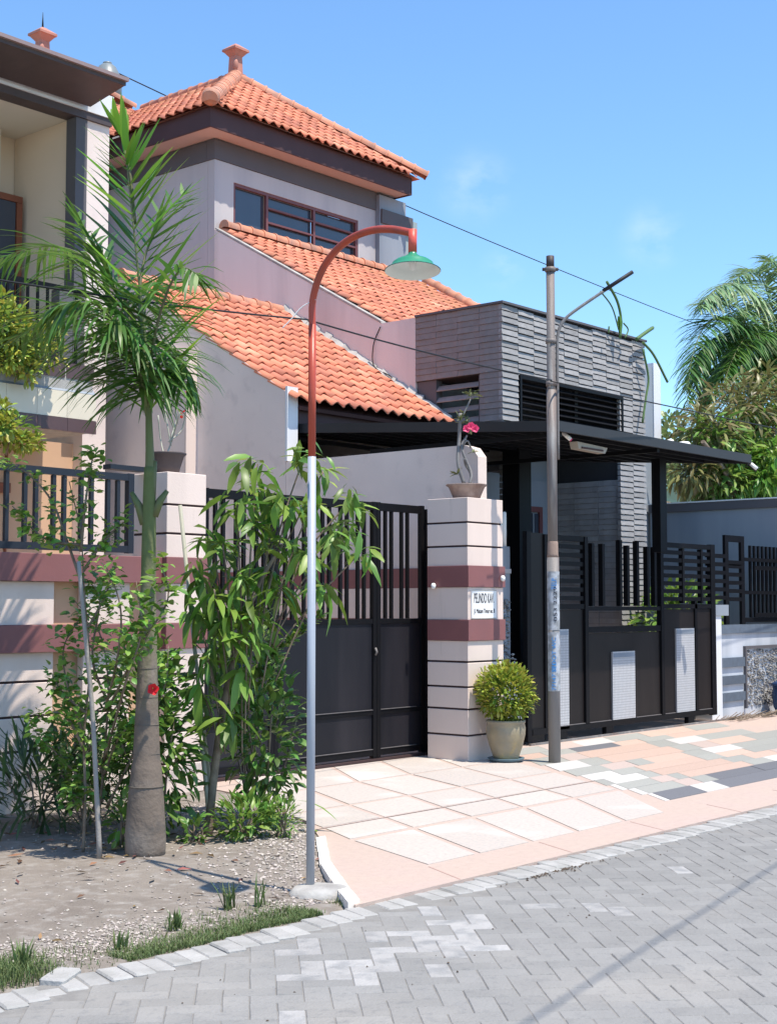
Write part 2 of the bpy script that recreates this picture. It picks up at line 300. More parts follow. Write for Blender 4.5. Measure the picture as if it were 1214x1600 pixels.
# ------------------------------------------------------------------ SETTING: ground, road, kerb, verge
MB().add([(-400, -400, -0.09), (900, -400, -0.09), (900, 900, -0.09), (-400, 900, -0.09)], [(0, 1, 2, 3)]).build('ground', M_ground, kind='structure')
road = thing('road', None, None); tag(road, kind='structure')
MB().box(-60, -3.5, -0.08, 120, 4.97, -0.0235).build('road_bed', M_sand, road)
MB().box(-60, -6, -0.08, -3.01, 4.8, -0.022).build('road_surface', M_road, road)
MB().box(16.01, -3.4, -0.08, 120, 4.8, -0.022).build('road_surface', M_road, road)
UN = 0.108
pav = []
a45 = math.radians(45 + 1)
ca, sa = math.cos(a45), math.sin(a45)
def inview(x, y, z=0, m=0):
    q = Vector((x, y, z)) - Vector(cob.location); q2 = q.copy()
    dd = q.dot(F_) * math.cos(PITCH) + q.z * math.sin(PITCH)
    if dd < 0.3: return None
    px = 607 + 2210 * q.dot(R_) / dd; py = 800 - 2210 * (-q.dot(F_) * math.sin(PITCH) + q.z * math.cos(PITCH)) / dd
    return (px, py) if -m < px < 1214 + m and -m < py < 1600 + m else None
for i in range(-140, 200):
    for j in range(-160, 160):
        t = (i - j) % 4
        if t not in (0, 3): continue
        cx_, cy_ = (i + 1, j + 0.5) if t == 0 else (i + 0.5, j + 1)
        X = (cx_ * ca - cy_ * sa) * UN; Y = (cx_ * sa + cy_ * ca) * UN
        if not (-3 < X < 16 and -1.5 < Y < 4.80): continue
        if Y > 4.72 and 3 < X < 12.4: continue
        pav.append((X, Y, t == 0))
vis = sorted([p for p in pav if inview(p[0], p[1])], key=lambda p: p[0] ** 2 + p[1] ** 2)
vs300 = set(vis[:270])
def bleached(X, Y):
    k = math.exp(-(((X - 5.15) / .75) ** 2 + ((Y - 4.25) / .28) ** 2)); return rnd() < .75 * k or rnd() < .012
pm = MB().cham(-UN + 0.0015, -UN / 2 + 0.0015, -0.03, UN - 0.0015, UN / 2 - 0.0015, 0.0, 0.004).mesh('paver', M_paver)
pmb = pm.copy(); pmb.materials.clear(); pmb.materials.append(M_paverb)
rest = MB()
for p in pav:
    X, Y, hz = p; dz = -0.02 + U(-0.0016, 0.0016) + 0.0025 * (noise.noise(Vector((X * 0.8, Y * 0.8, 0))))
    an = a45 + (0 if hz else math.pi / 2) + U(-0.02, 0.02)
    tx, ty = U(-0.006, 0.006), U(-0.006, 0.006)
    M = Matrix.Translation((X, Y, dz)) @ Matrix.Rotation(an, 4, 'Z') @ Matrix.Rotation(tx, 4, 'X') @ Matrix.Rotation(ty, 4, 'Y')
    if bleached(X, Y): place('paver', pmb, road, M)
    elif p in vs300: place('paver', pm, road, M)
    else:
        h = UN - 0.0015; k = UN / 2 - 0.0015; c = 0.004
        vs = [(-h, -k, -0.02), (h, -k, -0.02), (h, k, -0.02), (-h, k, -0.02), (-h, -k, -c), (h, -k, -c), (h, k, -c), (-h, k, -c), (-h + c, -k + c, 0), (h - c, -k + c, 0), (h - c, k - c, 0), (-h + c, k - c, 0)]
        rest.add([M @ Vector(v) for v in vs], [(8, 9, 10, 11)] + [(i, (i + 1) % 4, 4 + (i + 1) % 4, 4 + i) for i in range(4)] + [(4 + i, 4 + (i + 1) % 4, 8 + (i + 1) % 4, 8 + i) for i in range(4)])
rest.build('paver_field', M_paver, road, kind='stuff')
kerb = thing('kerb', None, None); tag(kerb, kind='structure')
km = [MB().cham(-0.052 + 0, -0.10, -0.05, 0.048, 0.10, 0, 0.008).mesh('kerb_block', M_kerb) for _ in range(1)]
x = 2.2
while x < 12.2:
    skip = 5.15 < x < 6.05
    if not skip or rnd() < 0.5:
        broken = 3.5 < x < 3.9 or 5.0 < x < 6.2
        M = Matrix.Translation((x, 4.86 + U(-0.012, 0.012) + (0.03 if broken else 0), -0.011 + U(-0.005, 0.004) - (0.008 if broken else 0))) @ Matrix.Rotation(-0.30 + U(-0.04, 0.04), 4, 'Z') @ Matrix.Rotation(U(-0.02, 0.02), 4, 'X')
        place('kerb_block', km[0], kerb, M)
    x += 0.107
lo = MB().cham(-0.10, -0.055, -0.05, 0.10, 0.055, 0.004, 0.008).mesh('loose_kerb_block', M_kerb)
place('kerb_block', lo, kerb, Matrix.Translation((3.72, 4.99, 0.0)) @ Matrix.Rotation(0.55, 4, 'Z') @ Matrix.Rotation(0.03, 4, 'X'))
# verge soil
def edgeX(y):   # left edge of the driveway
    pts = [(4.9, 5.5), (5.21, 5.74), (5.87, 6.29), (6.53, 6.95), (7.4, 7.7), (8.3, 8.1), (9.3, 8.3), (20, 8.3)]
    for (a, b), (c, e) in zip(pts, pts[1:]):
        if y <= c: return b + (e - b) * (y - a) / (c - a)
    return 8.3
def soilz(x, y):
    z = -0.022 + 0.018 * noise.noise(Vector((x * 1.3, y * 1.3, 0))) + 0.008 * noise.noise(Vector((x * 5, y * 5, 2))) + 0.003 * noise.noise(Vector((x * 17, y * 17, 5)))
    z += 0.02 * min(1, max(0, (y - 5.2) / 1.5))
    e = edgeX(y) - x
    if e < 0.25: z -= 0.05 * (0.25 - e)
    if y < 5.15: z -= 0.06 * (5.15 - y)
    return z
s = MB(); nx, ny = 190, 130; x0, x1, y0, y1 = -2.0, 9.0, 4.93, 9.0
for j in range(ny + 1):
    for i in range(nx + 1):
        X = x0 + (x1 - x0) * i / nx; Y = y0 + (y1 - y0) * j / ny
        if X > 2.5: pass
        s.v.append((X, Y, soilz(X, Y) - (0.03 if X > edgeX(Y) + 0.05 else 0)))
for j in range(ny):
    for i in range(nx): a = j * (nx + 1) + i; s.f.append((a, a + 1, a + nx + 2, a + nx + 1)); s.sm.append(True)
s.build('soil', M_soil, kind='structure')
MB().box(-60, 4.97, -0.085, -2.02, 9.0, -0.03).build('soil_strip', M_soil, kind='structure')
MB().box(19.9, 4.97, -0.085, 120, 40, -0.03).build('soil_strip', M_soil, kind='structure')
# loose gravel and debris
g = MB()
def stone(g, x, y, z, r):
    vs = []; q0 = rnd() * 6
    for k in range(4): q = q0 + k * math.pi / 2 + U(-.3, .3); vs.append((x + r * math.cos(q) * U(.7, 1.2), y + r * math.sin(q) * U(.7, 1.2), z + U(-.1, .3) * r))
    vs += [(x + U(-.3, .3) * r, y + U(-.3, .3) * r, z + r * U(.5, .9)), (x, y, z - r * .3)]
    g.add(vs, [(0, 1, 4), (1, 2, 4), (2, 3, 4), (3, 0, 4), (1, 0, 5), (2, 1, 5), (3, 2, 5), (0, 3, 5)])
for _ in range(5200):
    k = rnd()
    if k < 0.45: y = U(5.2, 8.4); x = edgeX(y) - abs(random.gauss(0, 0.45)) - 0.02
    elif k < 0.72: x = random.gauss(4.15, 0.38); y = random.gauss(5.42, 0.14)
    else: x = U(2.5, 7.2); y = U(5.15, 8.6)
    if x > edgeX(y) - 0.03 or y < 5.02: continue
    stone(g, x, y, soilz(x, y) + 0.002, U(0.004, 0.012) * (1.35 if k < 0.45 else 1))
g.build('gravel', M_grav, label='loose pale gravel and stone chips on the dry soil verge', cat='gravel', kind='stuff')
lf = MB()
for _ in range(110):
    x = U(3.2, 6.8); y = U(5.1, 8.3)
    if rnd() < .5: x = random.gauss(5.7, .5); y = random.gauss(7.2, .4)
    if x > edgeX(y) - 0.05: continue
    z = soilz(x, y) + 0.008; q = rnd() * 6.28; l = U(.02, .055); wd = l * .3; c, s_ = math.cos(q), math.sin(q)
    lf.add([(x - l * c, y - l * s_, z), (x - wd * s_, y + wd * c, z + .012), (x + l * c, y + l * s_, z + U(0, .02)), (x + wd * s_, y - wd * c, z + .004)], [(0, 1, 2, 3)])
lf.build('leaf_litter', mat('dry_leaf', (0.20, 0.10, 0.055), 0.8, .1, 9, 0, isl_var=.6, hue=.05), label='dry fallen leaves scattered around the palm base', cat='leaf litter', kind='stuff')

cr_ = MB()
for _ in range(90):
    x = random.gauss(7.1, .22); y = 4.76 - abs(random.gauss(0, .035)); stone(cr_, x, y, -.018, U(.004, .011))
for _ in range(40): stone(cr_, U(3.6, 9), U(3.6, 4.75), -.018, U(.003, .008))
cr_.build('dirt_crumbs', mat('dirt_crumb', (0.10, 0.07, 0.05), .9, .2, isl_var=.4), label='dark dirt crumbs and bits gathered along the kerb of the road', cat='dirt', kind='stuff')
# ------------------------------------------------------------------ driveways
def lerp_tab(tab, y):
    for (a, b), (c, e) in zip(tab, tab[1:]):
        if y <= c: return b + (e - b) * (y - a) / (c - a)
    return tab[-1][1]
lines = {  # X of each joint line at the row boundaries Y
 0: [(5.4, 6.66), (6.33, 7.02), (6.82, 7.27), (7.45, 7.56), (8.35, 8.10), (9.3, 8.75)],
 1: [(5.4, 7.18), (6.33, 7.68), (6.82, 7.93), (7.45, 8.24), (8.35, 8.72), (9.3, 9.4)],
 2: [(5.4, 7.76), (6.33, 8.35), (6.82, 8.61), (7.45, 8.96), (8.35, 9.36), (9.3, 10.05)],
 3: [(5.4, 8.31), (6.33, 9.00), (6.82, 9.30), (7.45, 9.66), (8.35, 10.08), (9.3, 10.75)],
 4: [(5.4, 8.93), (6.33, 9.70), (6.82, 9.99), (7.45, 10.37), (8.35, 10.84), (9.3, 11.5)],
 5: [(5.4, 9.52), (6.33, 10.40), (6.82, 10.70), (7.45, 11.10), (8.35, 11.65), (9.3, 12.3)]}
rowsY = [5.4, 6.33, 6.82, 7.45, 8.35, 9.3]
drv = thing('driveway', None, None); tag(drv, kind='structure')
sepX = lambda y: lerp_tab([(4.9, 9.1), (5.4, 9.62), (6.33, 10.62), (7.1, 11.47), (8.03, 12.12), (9.3, 12.95)], y)
# pink washed base under the whole forecourt
bp = [(edgeX(y), y) for y in (4.97, 5.21, 5.87, 6.53, 7.4, 8.3)] + [(8.3, 9.3), (8.2, 16.0), (20, 16.0), (20, 4.97)]
MB().prism(bp, -0.08, -0.0045).build('pink_base', M_joint, drv)
gp = 0.028
for r in range(5):
    for k in range(5):
        if r == 0: pass
        ya, yb = rowsY[r] + gp * (1.6 if r == 1 else 1), rowsY[r + 1] - gp
        if r == 0: ya = rowsY[0]
        A, B = lines[k], lines[k + 1]
        q = [(lerp_tab(A, ya) + gp, ya), (lerp_tab(B, ya) - gp, ya), (lerp_tab(B, yb) - gp, yb), (lerp_tab(A, yb) + gp, yb)]
        if k == 4 and r >= 1 and r < 2: pass
        MB().prism(q, -0.02, U(-0.0015, 0.001)).build('slab', M_slab, drv)
for r in (2, 3, 4):   # extra slabs along the left side
    ya, yb = rowsY[r] + gp, rowsY[r + 1] - gp; A = lines[0]
    q = [(edgeX(ya) + .1, ya), (lerp_tab(A, ya) - gp, ya), (lerp_tab(A, yb) - gp, yb), (edgeX(yb) + .1, yb)]
    if q[1][0] - q[0][0] > 0.12: MB().prism(q, -0.02, 0).build('slab', M_slab, drv)
# black score line through the slabs
MB().prism([(7.1, 6.812), (13.6, 6.812), (13.6, 6.822), (7.1, 6.822)], -0.006, -0.0022).build('score_line', M_groove, drv)
# border joints on the pink strip
for xx in (6.45, 7.6, 8.75, 9.9, 11.05, 12.2): MB().prism([(xx, 4.98), (xx + .012, 4.98), (xx + .2, 5.36), (xx + .188, 5.36)], -0.006, -0.0030).build('strip_joint', mat('strip_groove', (0.42, 0.27, 0.23), 0.9, 0.1), drv)
# white edge curb down the left side
el = [4.99, 5.21, 5.5, 5.87, 6.2, 6.53]
for a, b in zip(el, el[1:]):
    MB().prism([(edgeX(a) - .045, a + .003), (edgeX(a) + .045, a + .003), (edgeX(b) + .045, b - .003), (edgeX(b) - .045, b - .003)], -0.07, 0.012).build('edge_block', mat('white_edge', (0.80, 0.75, 0.70), 0.85, 0.1, 9, 0.3, 50), drv)
# mosaic forecourt of the neighbour
mos = thing('forecourt_mosaic', None, None); tag(mos, kind='structure')
def mx_(a, y):  # skewed column lines, a = X at Y 5.7
    k = 0.82 + 0.06 * max(0, a - 10) * 0.6; return a + k * (y - 5.7)
mosaic = [
 (5.70, 6.02, [(10.05, 10.13, 'white'), (10.13, 10.75, 'dark'), (10.75, 11.15, 'white'), (11.15, 12.6, 'dark'), (12.6, 13.3, 'dark'), (13.3, 14.2, 'green'), (14.2, 15, 'peach')]),
 (6.02, 6.30, [(9.98, 10.10, 'white'), (10.10, 10.72, 'green'), (10.72, 11.02, 'pink'), (11.02, 11.30, 'green'), (11.30, 12.2, 'dark'), (12.2, 12.9, 'dark'), (12.9, 13.5, 'green'), (13.5, 14.3, 'peach'), (14.3, 15.2, 'white')]),
 (6.30, 6.56, [(9.90, 10.0, 'white'), (10.0, 10.55, 'green'), (10.55, 10.85, 'pink'), (10.85, 11.05, 'green'), (11.05, 12.3, 'peach'), (12.3, 12.75, 'green'), (12.75, 13.4, 'white'), (13.4, 14.6, 'green')]),
 (6.56, 6.84, [(9.86, 10.02, 'green'), (10.02, 10.58, 'white'), (10.58, 10.80, 'green'), (10.80, 12.15, 'peach'), (12.15, 12.6, 'green'), (12.6, 13.2, 'peach'), (13.2, 14.6, 'pink')]),
 (6.84, 7.12, [(9.85, 10.35, 'white'), (10.35, 10.75, 'green'), (10.75, 11.6, 'peach'), (11.6, 11.9, 'peach'), (11.9, 12.3, 'green'), (12.3, 12.9, 'peach'), (12.9, 14.2, 'green')]),
 (7.12, 7.45, [(9.80, 10.40, 'green'), (10.40, 10.85, 'pink'), (10.85, 11.15, 'green'), (11.15, 11.9, 'peach'), (11.9, 12.3, 'green'), (12.3, 12.95, 'white'), (12.95, 14.2, 'green')]),
 (7.45, 7.85, [(9.75, 10.30, 'white'), (10.30, 10.65, 'green'), (10.65, 12.0, 'peach'), (12.0, 12.4, 'green'), (12.4, 12.8, 'pink'), (12.8, 13.6, 'peach'), (13.6, 14.6, 'green')]),
 (7.85, 8.25, [(9.70, 10.20, 'green'), (10.20, 10.55, 'pink'), (10.55, 11.85, 'peach'), (11.85, 12.25, 'green'), (12.25, 12.9, 'white'), (12.9, 14, 'green')]),
 (8.25, 8.55, [(9.7, 10.1, 'peach'), (10.1, 10.6, 'green'), (10.6, 11.4, 'dark'), (11.4, 11.9, 'peach'), (11.9, 12.5, 'green'), (12.5, 13.6, 'peach')]),
 (8.55, 8.95, [(9.7, 10.3, 'green'), (10.3, 10.9, 'pink'), (10.9, 11.5, 'white'), (11.5, 12.2, 'green'), (12.2, 13.2, 'peach'), (13.2, 14, 'green')])]
for ya, yb, cells in mosaic:
    for a, b, c in cells:
        o = 0.003
        if c == 'pink': o = 0.003
        q = [(mx_(a, ya) + o, ya + o), (mx_(b, ya) - o, ya + o), (mx_(b, yb) - o, yb - o), (mx_(a, yb) + o, yb - o)]
        MB().prism(q, -0.02, U(-0.0015, 0.001)).build('mosaic_slab', M_mos[c], mos)

# ------------------------------------------------------------------ garden wall, gate pillars
CZ = [(0.0, 0.24), (0.26, 0.50), (0.52, 0.72), (0.74, 0.97), (0.99, 1.19)]
def pillar(name, label, x0, y0, x1, y1, top=2.63):
    t = thing(name, label, 'gate pillar', ((x0 + x1) / 2, (y0 + y1) / 2, 0), 'cream and maroon gate pillars')
    i = 0.014
    MB().box(x0 + i, y0 + i, 0, x1 - i, y1 - i, top - 0.02).build('core', M_groove, t)
    for a, b in CZ + [(1.402, 1.728), (1.945, 2.13), (2.15, 2.37), (2.39, top)]:
        MB().cham(x0, y0, a, x1, y1, b, 0.004).build('block', M_cream, t)
    for a, b in ((1.192, 1.40), (1.73, 1.943)):
        MB().cham(x0 - 0.014, y0 - 0.02, a, x1 + 0.012, y1 - .01, b, 0.003).build('band', M_band, t)
    return t
pillar('gate_pillar', 'cream and maroon banded pillar with the house sign, right of the main gate', 11.29, 8.6, 11.89, 9.12)
pillar('gate_pillar', 'cream and maroon banded pillar behind the palm trunk, left of the main gate', 7.67, 8.95, 8.10, 9.40, 2.65)
gw = thing('garden_wall', 'cream garden wall with two maroon bands and tan recesses behind the shrubs', 'wall', (5.8, 9.1, 0))
MB().box(0.0, 9.12, 0, 7.66, 9.30, 1.94).build('tan_wall', M_tan, gw)
xs = [(-0.3, 0.4), (0.75, 1.4), (1.7, 2.35), (2.6, 3.25), (3.45, 4.1), (4.35, 4.95), (5.28, 5.86), (6.13, 6.63), (6.91, 7.37)]
for a, b in ((1.192, 1.398), (1.73, 1.942)): MB().cham(0, 8.99, a, 7.66, 9.31, b, 0.004).build('band', M_band, gw)
for a, b in xs:
    MB().box(a + .01, 9.06, 0, b - .01, 9.117, 1.19).build('pier_core', M_groove, gw)
    for z0, z1 in [(0, 0.44), (0.46, 0.70), (0.72, 0.96), (0.98, 1.19)] + [(1.40, 1.728)]:
        MB().cham(a, 9.045, z0, b, 9.118, z1, 0.004).build('block', M_cream, gw)
for a, b in [(xs[i][1] + .003, xs[i + 1][0] - .003) for i in range(len(xs) - 1)] + [(7.38, 7.66)]:
    MB().box(a, 9.08, 0.0, b, 9.117, 0.44).build('plinth', M_cream, gw)
rl = thing('wall_railing', 'dark blue-grey vertical bar railing on top of the cream garden wall', 'railing', (5.8, 9.15, 1.96))
for z0, z1 in ((1.975, 2.03), (2.565, 2.62)): MB().box(0, 9.12, z0, 7.46, 9.17, z1).build('rail', M_iron, rl)
MB().box(7.405, 9.118, 1.97, 7.462, 9.172, 2.625).build('post', M_iron, rl)
bm = MB().box(-0.016, -0.016, 0, 0.016, 0.016, 0.53).mesh('railing_bar', M_iron)
x = 7.31
k = 0
while x > 0.1:
    place('bar', bm, rl, Matrix.Translation((x, 9.145, 2.032))); x -= 0.10 if k % 2 == 0 else 0.165; k += 1
# main gate
mg = thing('main_gate', 'large dark metal gate with solid lower sheets and paired vertical bars above', 'gate', (9.9, 9.35, 0))
def leaf_(x0, x1):
    y0, y1 = 9.33, 9.37
    for z0, z1 in ((0.05, 0.11), (0.455, 0.50), (1.36, 1.41), (2.50, 2.58)): MB().box(x0 + .04, y0, z0, x1 - .04, y1, z1).build('rail', M_black, mg)
    for a in (x0, x1 - .055): MB().box(a, y0 - .004, 0.03, a + .055, y1 + .004, 2.585).build('stile', M_black, mg)
    for z0, z1 in ((0.11, 0.455), (0.50, 1.36)): MB().box(x0 + .056, y0 + .014, z0, x1 - .056, y1 - .012, z1).build('sheet', M_gate, mg)
    x = x0 + .15; k = 0
    while x < x1 - .1:
        MB().box(x - .017, y0 + .006, 1.411, x + .017, y1 - .006, 2.499).build('bar', M_black, mg); x += 0.095 if k % 2 == 0 else 0.16; k += 1
M_litedge = mat('lit_edge_iron', (0.12, 0.11, 0.11), .8, .3, 20, .1, 40)  # paler iron for ledge strips: the sunlit rail edge is put into the colour
for a_, b_ in ((9.37, 10.68), (10.80, 11.36)):
    for z_ in (.112, .502): MB().box(a_, 9.322, z_, b_, 9.3425, z_ + .006).build('lit_ledge', M_litedge, mg)
leaf_(8.42, 9.30); leaf_(9.305, 10.74); leaf_(10.745, 11.50)
MB().box(11.505, 9.31, 0, 11.58, 9.39, 2.55).build('jamb', M_black, mg)
MB().box(8.35, 9.30, 0.001, 11.58, 9.40, 0.022).build('floor_track', M_groove, mg)
MB().tube([(10.70, 9.31, 1.05), (10.70, 9.29, 1.08), (10.70, 9.31, 1.12)], .012, 6).build('latch', M_galv, mg)

# house sign on the pillar
def text_mesh(txt, size):
    c = bpy.data.curves.new('t', 'FONT'); c.body = txt; c.size = size; c.extrude = 0.0012; c.align_x = 'CENTER'; c.align_y = 'CENTER'
    o = bpy.data.objects.new('t', c); COL.objects.link(o); bpy.context.view_layer.update()
    me = bpy.data.meshes.new_from_object(o.evaluated_get(bpy.context.evaluated_depsgraph_get())); bpy.data.objects.remove(o); return me
def put_text(name, txt, parent, M, wid, hei, m):
    me = text_mesh(txt, 0.1); xs = [v.co.x for v in me.vertices]; ys = [v.co.y for v in me.vertices]
    sx = wid / (max(xs) - min(xs)); sy = hei / (max(ys) - min(ys)); cx_ = (max(xs) + min(xs)) / 2; cy_ = (max(ys) + min(ys)) / 2
    for v in me.vertices: v.co.x = (v.co.x - cx_) * sx; v.co.y = (v.co.y - cy_) * sy
    me.materials.clear(); me.materials.append(m); me.name = name
    return place(name, me, parent, M)
sg = thing('house_sign', 'white name and address plate on the right gate pillar between the maroon bands', 'sign', (11.54, 8.59, 1.41))
MB().box(11.335, 8.582, 1.41, 11.745, 8.598, 1.70).build('plate', M_white, sg)
for a in ((11.335, 1.41, 11.745, 1.418), (11.335, 1.692, 11.745, 1.70)): MB().box(a[0], 8.579, a[1], a[2], 8.5815, a[3]).build('plate_edge', M_conc, sg)
TXM = lambda x, y, z: basis((x, y, z), (1, 0, 0), (0, 0, 1), (0, -1, 0))
put_text('lettering', 'PELINDO KAV.', sg, TXM(11.535, 8.5805, 1.618), 0.335, 0.098, M_ink)
put_text('lettering', 'Jl. Makam Timur no. 8', sg, TXM(11.54, 8.5805, 1.482), 0.35, 0.058, M_ink)
for x, z in ((11.83, 1.82), (11.24, 1.74)):
    pl = MB().lathe([(0.012, z - .03), (0.024, z - .015), (0.026, z + .01), (0.014, z + .03)], (x, 8.56 if x > 11.5 else 9.0), 10)
    pl.build('wall_light', M_white, label='tiny white fitting on the upper maroon band, ' + ('right of the house sign' if x > 11.5 else 'on the shaded pillar side facing the gate'), cat='light fitting')

# boundary wall between the two drives with the taller gable part behind
bw = thing('boundary_wall', 'mauve plastered side wall behind the main gate rising to a sloping gable', 'wall', (11.87, 12, 0))
MB().ext([(11.80, 8.85, 0), (11.80, 8.85, 3.10), (11.80, 8.93, 3.20), (11.80, 9.03, 3.23), (11.80, 11.66, 3.23), (11.80, 11.66, 0)], (0.15, 0, 0)).build('wall', M_mauve, bw)
MB().ext([(11.80, 11.665, 0), (11.80, 11.665, 4.06), (11.80, 14.75, 5.92), (11.80, 17.5, 5.92), (11.80, 17.5, 0)], (0.15, 0, 0)).build('gable_wall', M_mauve, bw)
MB().box(11.786, 11.63, 3.235, 11.965, 11.664, 4.12).build('white_end_strip', M_ww, bw)
MB().ext([(11.62, 13.25, 0), (11.62, 13.25, 4.66), (11.62, 17.3, 5.6), (11.62, 17.3, 0)], (0.177, 0, 0)).build('thickened_wall', M_mauve, bw)
MB().box(11.617, 13.215, 0, 11.80, 13.248, 4.68).build('end_face', M_cream, bw)
MB().box(11.785, 9.40, 1.73, 11.7985, 14.4, 1.943).build('band', M_band, bw)
MB().box(11.785, 9.40, 1.20, 11.7985, 14.4, 1.40).build('band', M_band, bw)
MB().box(11.785, 9.40, 1.402, 11.7985, 14.4, 1.728).build('cream_strip', M_cream, bw)

# ------------------------------------------------------------------ roofs
def tile_mesh(wd, ln, name, m, amp=0.026):
    t = MB(); N = 10; th = 0.014; lift = 0.028
    prof = []
    for i in range(N + 1):
        u = i / N; zz = amp * (math.sin(2 * math.pi * (u - 0.08)) + 0.25 * math.sin(4 * math.pi * (u - .08))); prof.append((u * (wd + 0.012) - wd / 2, zz))
    a = [(x, 0, z + lift) for x, z in prof]; b = [(x, ln + 0.045, z) for x, z in prof]; c = [(x, 0, z + lift - th) for x, z in prof]; e = [(x, ln + .045, z - th) for x, z in prof]
    vs = a + b + c + e; n = N + 1; fs = []; sm = []
    for i in range(N): fs.append((i, i + 1, n + i + 1, n + i))
    t.add(vs, fs, True)
    f2 = [(2 * n + i, 2 * n + i + 1, i + 1, i) for i in range(N)] + [(0, n, 3 * n, 2 * n), (N, 2 * n + N, 3 * n + N, n + N)]
    t.f += f2; t.sm += [False] * len(f2)
    return t.mesh(name, m)
TM = tile_mesh(0.213, 0.255, 'roof_tile', M_tile)
def tile_roof(parent, o, ux, vv, W, Lr, ok=lambda u, v: True, limit=295, wd=0.213, ln=0.255, name='tile', mesh=None):
    o = Vector(o); ux = Vector(ux).normalized(); vv = Vector(vv).normalized(); n = ux.cross(vv).normalized()
    items = []
    nc = int(round(W / wd)); nr = int(round(Lr / ln))
    for r in range(nr):
        for c in range(nc):
            u = (c + .5) * wd; v = r * ln
            if ok(u, v + ln / 2): items.append((u, v))
    rest = MB(); mesh = mesh or TM; cnt = 0
    items.sort(key=lambda t: ((o + ux * t[0] + vv * t[1]) - Vector(cob.location)).length)
    for u, v in items:
        p = o + ux * u + vv * (v - 0.01 + U(-.011, .011)) + n * (0.03 + U(0, .008))
        a = U(-.024, .024)
        M = basis(p, ux * math.cos(a) + vv * math.sin(a), vv * math.cos(a) - ux * math.sin(a), n)
        vis_ = inview(p.x, p.y, p.z, 20)
        if cnt < limit and vis_:
            place(name, mesh, parent, M); cnt += 1
        else:
            rest.add([M @ vt.co for vt in mesh.vertices], [tuple(pl.vertices) for pl in mesh.polygons], True)
    if rest.v: rest.build('tile_field', M_tile, parent, kind='stuff')
def cap_mesh(r, L, m, name='ridge_tile', flare=1.12):
    t = MB(); N = 10; vs = []
    for k, (yy, rr) in enumerate(((0, r * flare), (L * .12, r * flare), (L * .13, r), (L, r))):
        for i in range(N + 1):
            q = math.pi * (i / N) * 1.16 - math.pi * 0.08; vs.append((rr * math.cos(q), yy, rr * math.sin(q)))
    n = N + 1; t.add(vs, [(k * n + i, k * n + i + 1, (k + 1) * n + i + 1, (k + 1) * n + i) for k in range(3) for i in range(N)], True)
    t.add([(0, 0, 0)] + vs[:n], [(0, i + 2, i + 1) for i in range(N)])
    return t.mesh(name, m)
RC = cap_mesh(0.098, 0.30, M_ridge, flare=1.16)
RF = cap_mesh(0.125, 0.20, M_ridge, 'fat_ridge_tile', 1.05)
def caps(parent, a, b, mesh, step, name='ridge_tile', m0=0):
    a = Vector(a); b = Vector(b); D = (b - a); n = max(1, int(D.length / step)); t = D.normalized(); s_ = t.cross(Z_).normalized(); up = s_.cross(t)
    for i in range(n):
        j = U(-.02, .02)
        place(name, mesh, parent, basis(a + t * (i * step) + up * U(-.004, .004), s_ + up * j, t, up - s_ * j))
# lower carport roof
cr = thing('carport_roof', 'lower orange clay tile lean-to roof above the dark carport opening', 'roof', (13.4, 13.1, 3.9))
sv = Vector((0, 3.2, 1.94)).normalized(); Lr = math.hypot(3.2, 1.94)
MB().ext([(11.97, 11.60, 3.90), (14.88, 11.60, 3.90), (14.88, 14.75, 5.81), (11.97, 14.75, 5.81)], (0, 0.02, -0.04)).build('roof_board', M_darkwood, cr)
tile_roof(cr, (11.80, 11.52, 3.93), (1, 0, 0), sv, 3.1, Lr, limit=290, wd=0.207)
caps(cr, (11.78, 14.74, 5.90), (14.9, 14.74, 5.90), RC, 0.27)
MB().ext([(11.97, 14.8, 5.86), (14.88, 14.8, 5.86), (14.88, 17.4, 5.3), (11.97, 17.4, 5.3)], (0, 0, -0.1)).build('rear_slope', M_tile, cr)
MB().box(11.97, 11.70, 3.70, 14.88, 11.74, 3.90).build('fascia', M_darkwood, cr)
# back wall of the opening, near black: its shade is put into the colour
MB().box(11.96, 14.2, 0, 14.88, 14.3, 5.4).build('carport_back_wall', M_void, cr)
for z in (3.5, 3.62): MB().box(11.97, 11.72, z, 14.88, 11.76, z + .05).build('rail', M_black, cr)
# cement flashing along the verge of the lower roof
fl = MB()
for i in range(26):
    t = i / 26; yy = 11.6 + 3.15 * t; zz = 3.98 + 1.92 * t
    fl.ext([(14.80 + U(-.01, .01), yy, zz + .03), (14.895, yy, zz + .08 + U(0, .07)), (14.895, yy + .125, zz + .155 + U(0, .07)), (14.80 + U(-.01, .01), yy + .125, zz + .105)], (0, 0, -.05))
fl.build('cement_flashing', M_conc, cr)
# tower house
tw = thing('tower_house', 'tall grey house tower with a hipped orange tile roof and a ribbon window', 'house', (17, 17.5, 0))
def quad_wall_with_hole(parent, name, m, x0, x1, z0, z1, hx0, hx1, hz0, hz1, y, t=0.15):
    for a in ((x0, z0, x1, hz0), (x0, hz1, x1, z1), (x0, hz0, hx0, hz1), (hx1, hz0, x1, hz1)):
        MB().box(a[0], y, a[1], a[2], y + t, a[3]).build(name, m, parent)
XS = 14.9
front = (15.31, 18.30, 7.57, 8.30)
quad_wall_with_hole(tw, 'front_wall', M_grey, XS, 18.76, 0, 8.58, *front, 16.33)
MB().box(XS - .001, 16.485, 0, XS + .14, 24, 8.58).build('side_wall', M_grey, tw)
MB().box(XS - .02, 16.31, 8.585, 18.76, 16.5, 8.90).build('dark_band', M_greyd, tw)
MB().box(XS - .02, 16.505, 8.585, XS + .15, 24, 8.90).build('dark_band', M_greyd, tw)
MB().box(18.765, 16.24, 5.5, 19.5, 17.2, 8.86).build('dark_pilaster', M_greyb, tw)
